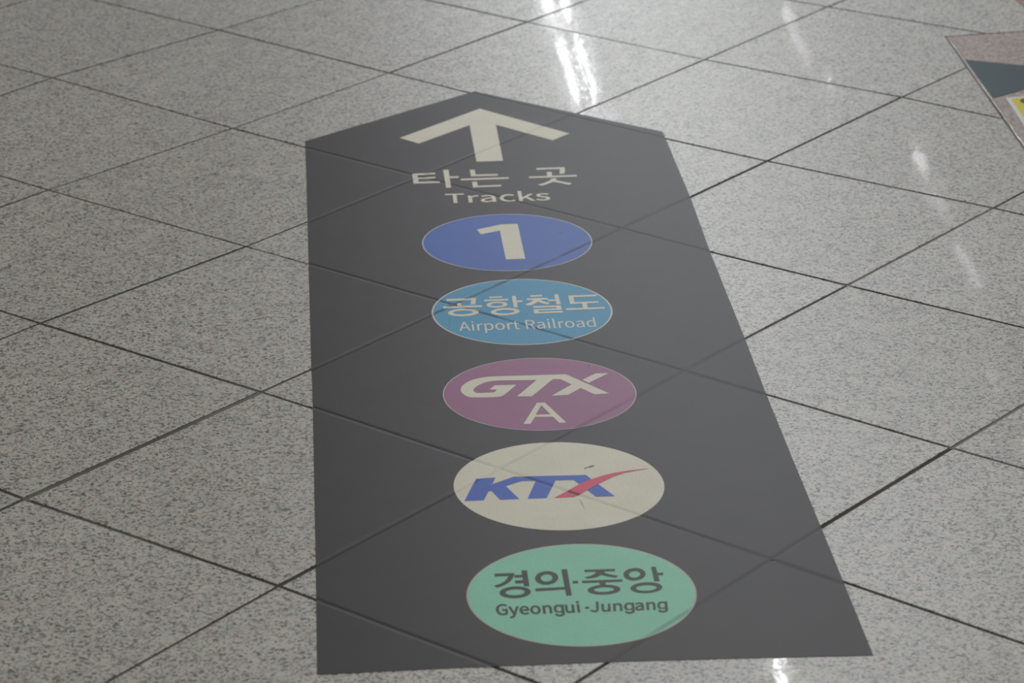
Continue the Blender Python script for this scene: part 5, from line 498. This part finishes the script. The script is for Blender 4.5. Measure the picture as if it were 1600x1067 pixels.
L1, L2, L3 = Z0 + 0.00015, Z0 + 0.0003, Z0 + 0.00045
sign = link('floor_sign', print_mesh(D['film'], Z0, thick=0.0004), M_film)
thing(sign, 'long charcoal house-shaped floor sticker with an arrow and five round route badges', 'floor sign')

part('arrow', D['arrow'], L1, M_white, sign, 'off-white arrow pointing up the sign')
part('lettering', D['ride'], L1, M_white, sign, 'off-white Korean lettering under the arrow')
part('lettering', D['tracks'], L1, M_white, sign, 'off-white word Tracks')


def badge(key, mat, rim, label):
    ov = D[key]
    if rim:
        b = part('badge', [ov[1]], L1, mat, sign, label)
        part('rim', [[ov[0], ov[1]]], L1, rim, b)
    else:
        b = part('badge', [ov[0]], L1, mat, sign, label)
    return b


b = badge('oval1', M_blue, M_rim, 'blue round badge with a white numeral 1')
part('numeral', D['one'], L2, M_white, b)
for q in (3, 4, 5): part('scuff_mark', [D['scuffs'][q]], L2, M_scuff_navy, b)
b = badge('oval2', M_sky, M_rim, 'sky blue round badge with Korean and English lettering')
part('lettering', D['gonghang'], L2, M_white, b, 'large Korean lettering')
part('lettering', D['airport'], L2, M_white, b, 'small words Airport Railroad')
part('scuff_mark', [D['scuffs'][2]], L2, M_scuff_blue, b)
b = badge('oval3', M_purple, M_rim, 'mauve round badge with slanted white letters over an A')
part('logo', D['gtx'], L2, M_white, b)
part('lettering', D['lineA'], L2, M_white, b, 'white capital A')
part('scuff_mark', [D['scuffs'][6]], L2, M_scuff_mauve, b)
b = badge('oval4', M_white, None, 'off-white round badge with blue and red letters')
part('logo', D['ktx'], L2, M_logo_blue, b, 'blue slanted letters')
part('logo_stroke', D['swoosh'], L3, M_logo_red, b, 'red sweeping stroke of the X')
part('scuff_mark', [D['scuffs'][0]], L2, M_scuff, b, 'short dark scuff')
part('scuff_mark', [D['scuffs'][1]], L2, M_scuff_soft, b, 'faint thin scuff')
b = badge('oval5', M_green, M_blush, 'mint green round badge with dark grey lettering')
part('lettering', D['central'], L2, M_dark, b, 'large Korean lettering')
part('lettering', D['gyeongui'] + D['hyphen'] + D['jungang'], L2, M_dark, b, 'small words Gyeongui - Jungang')
part('scuff_mark', [D['scuffs'][7]], L1, M_dark, sign)

teal = link('teal_sticker', print_mesh(D['teal'], 0.0008, thick=0.0007, crease=False), M_teal)
thing(teal, 'dark teal triangular sticker on the pink granite slab', 'sticker')
yp = [V2(p) / 1000 for p in D['yellowpts']]
ux = (yp[1] - yp[0]).normalized(); uy = (yp[2] - yp[0]).normalized()
YW, YH = 0.26, 0.40


def ys(s, t): 
    p = (yp[0] + ux * s + uy * t) * 1000
    return (p.x, p.y)


yel = link('yellow_sticker', print_mesh([[ys(0, 0), ys(0, YH), ys(YW, YH), ys(YW, 0)]], 0.0008, thick=0.0007, crease=False), M_border)
thing(yel, 'yellow floor sticker with a white border at the right edge', 'sticker')
part('printed_panel', [[ys(0.0085, 0.0062), ys(0.0085, YH - 0.0085), ys(YW - 0.0085, YH - 0.0085), ys(YW - 0.0085, 0.0062)]], 0.00095, M_yellow, yel, 'yellow panel', crease=False)
rc = V2(D['ring'][0]) + ux * 16.0
ro = [(rc.x + 19 * math.cos(t * math.pi / 20), rc.y + 19 * math.sin(t * math.pi / 20)) for t in range(40)]
ri = [(rc.x + 11 * math.cos(t * math.pi / 20), rc.y + 11 * math.sin(t * math.pi / 20)) for t in range(40)]
part('symbol', [[ro, ri]], 0.0011, M_dark, yel, 'dark ring printed on the yellow', crease=False)
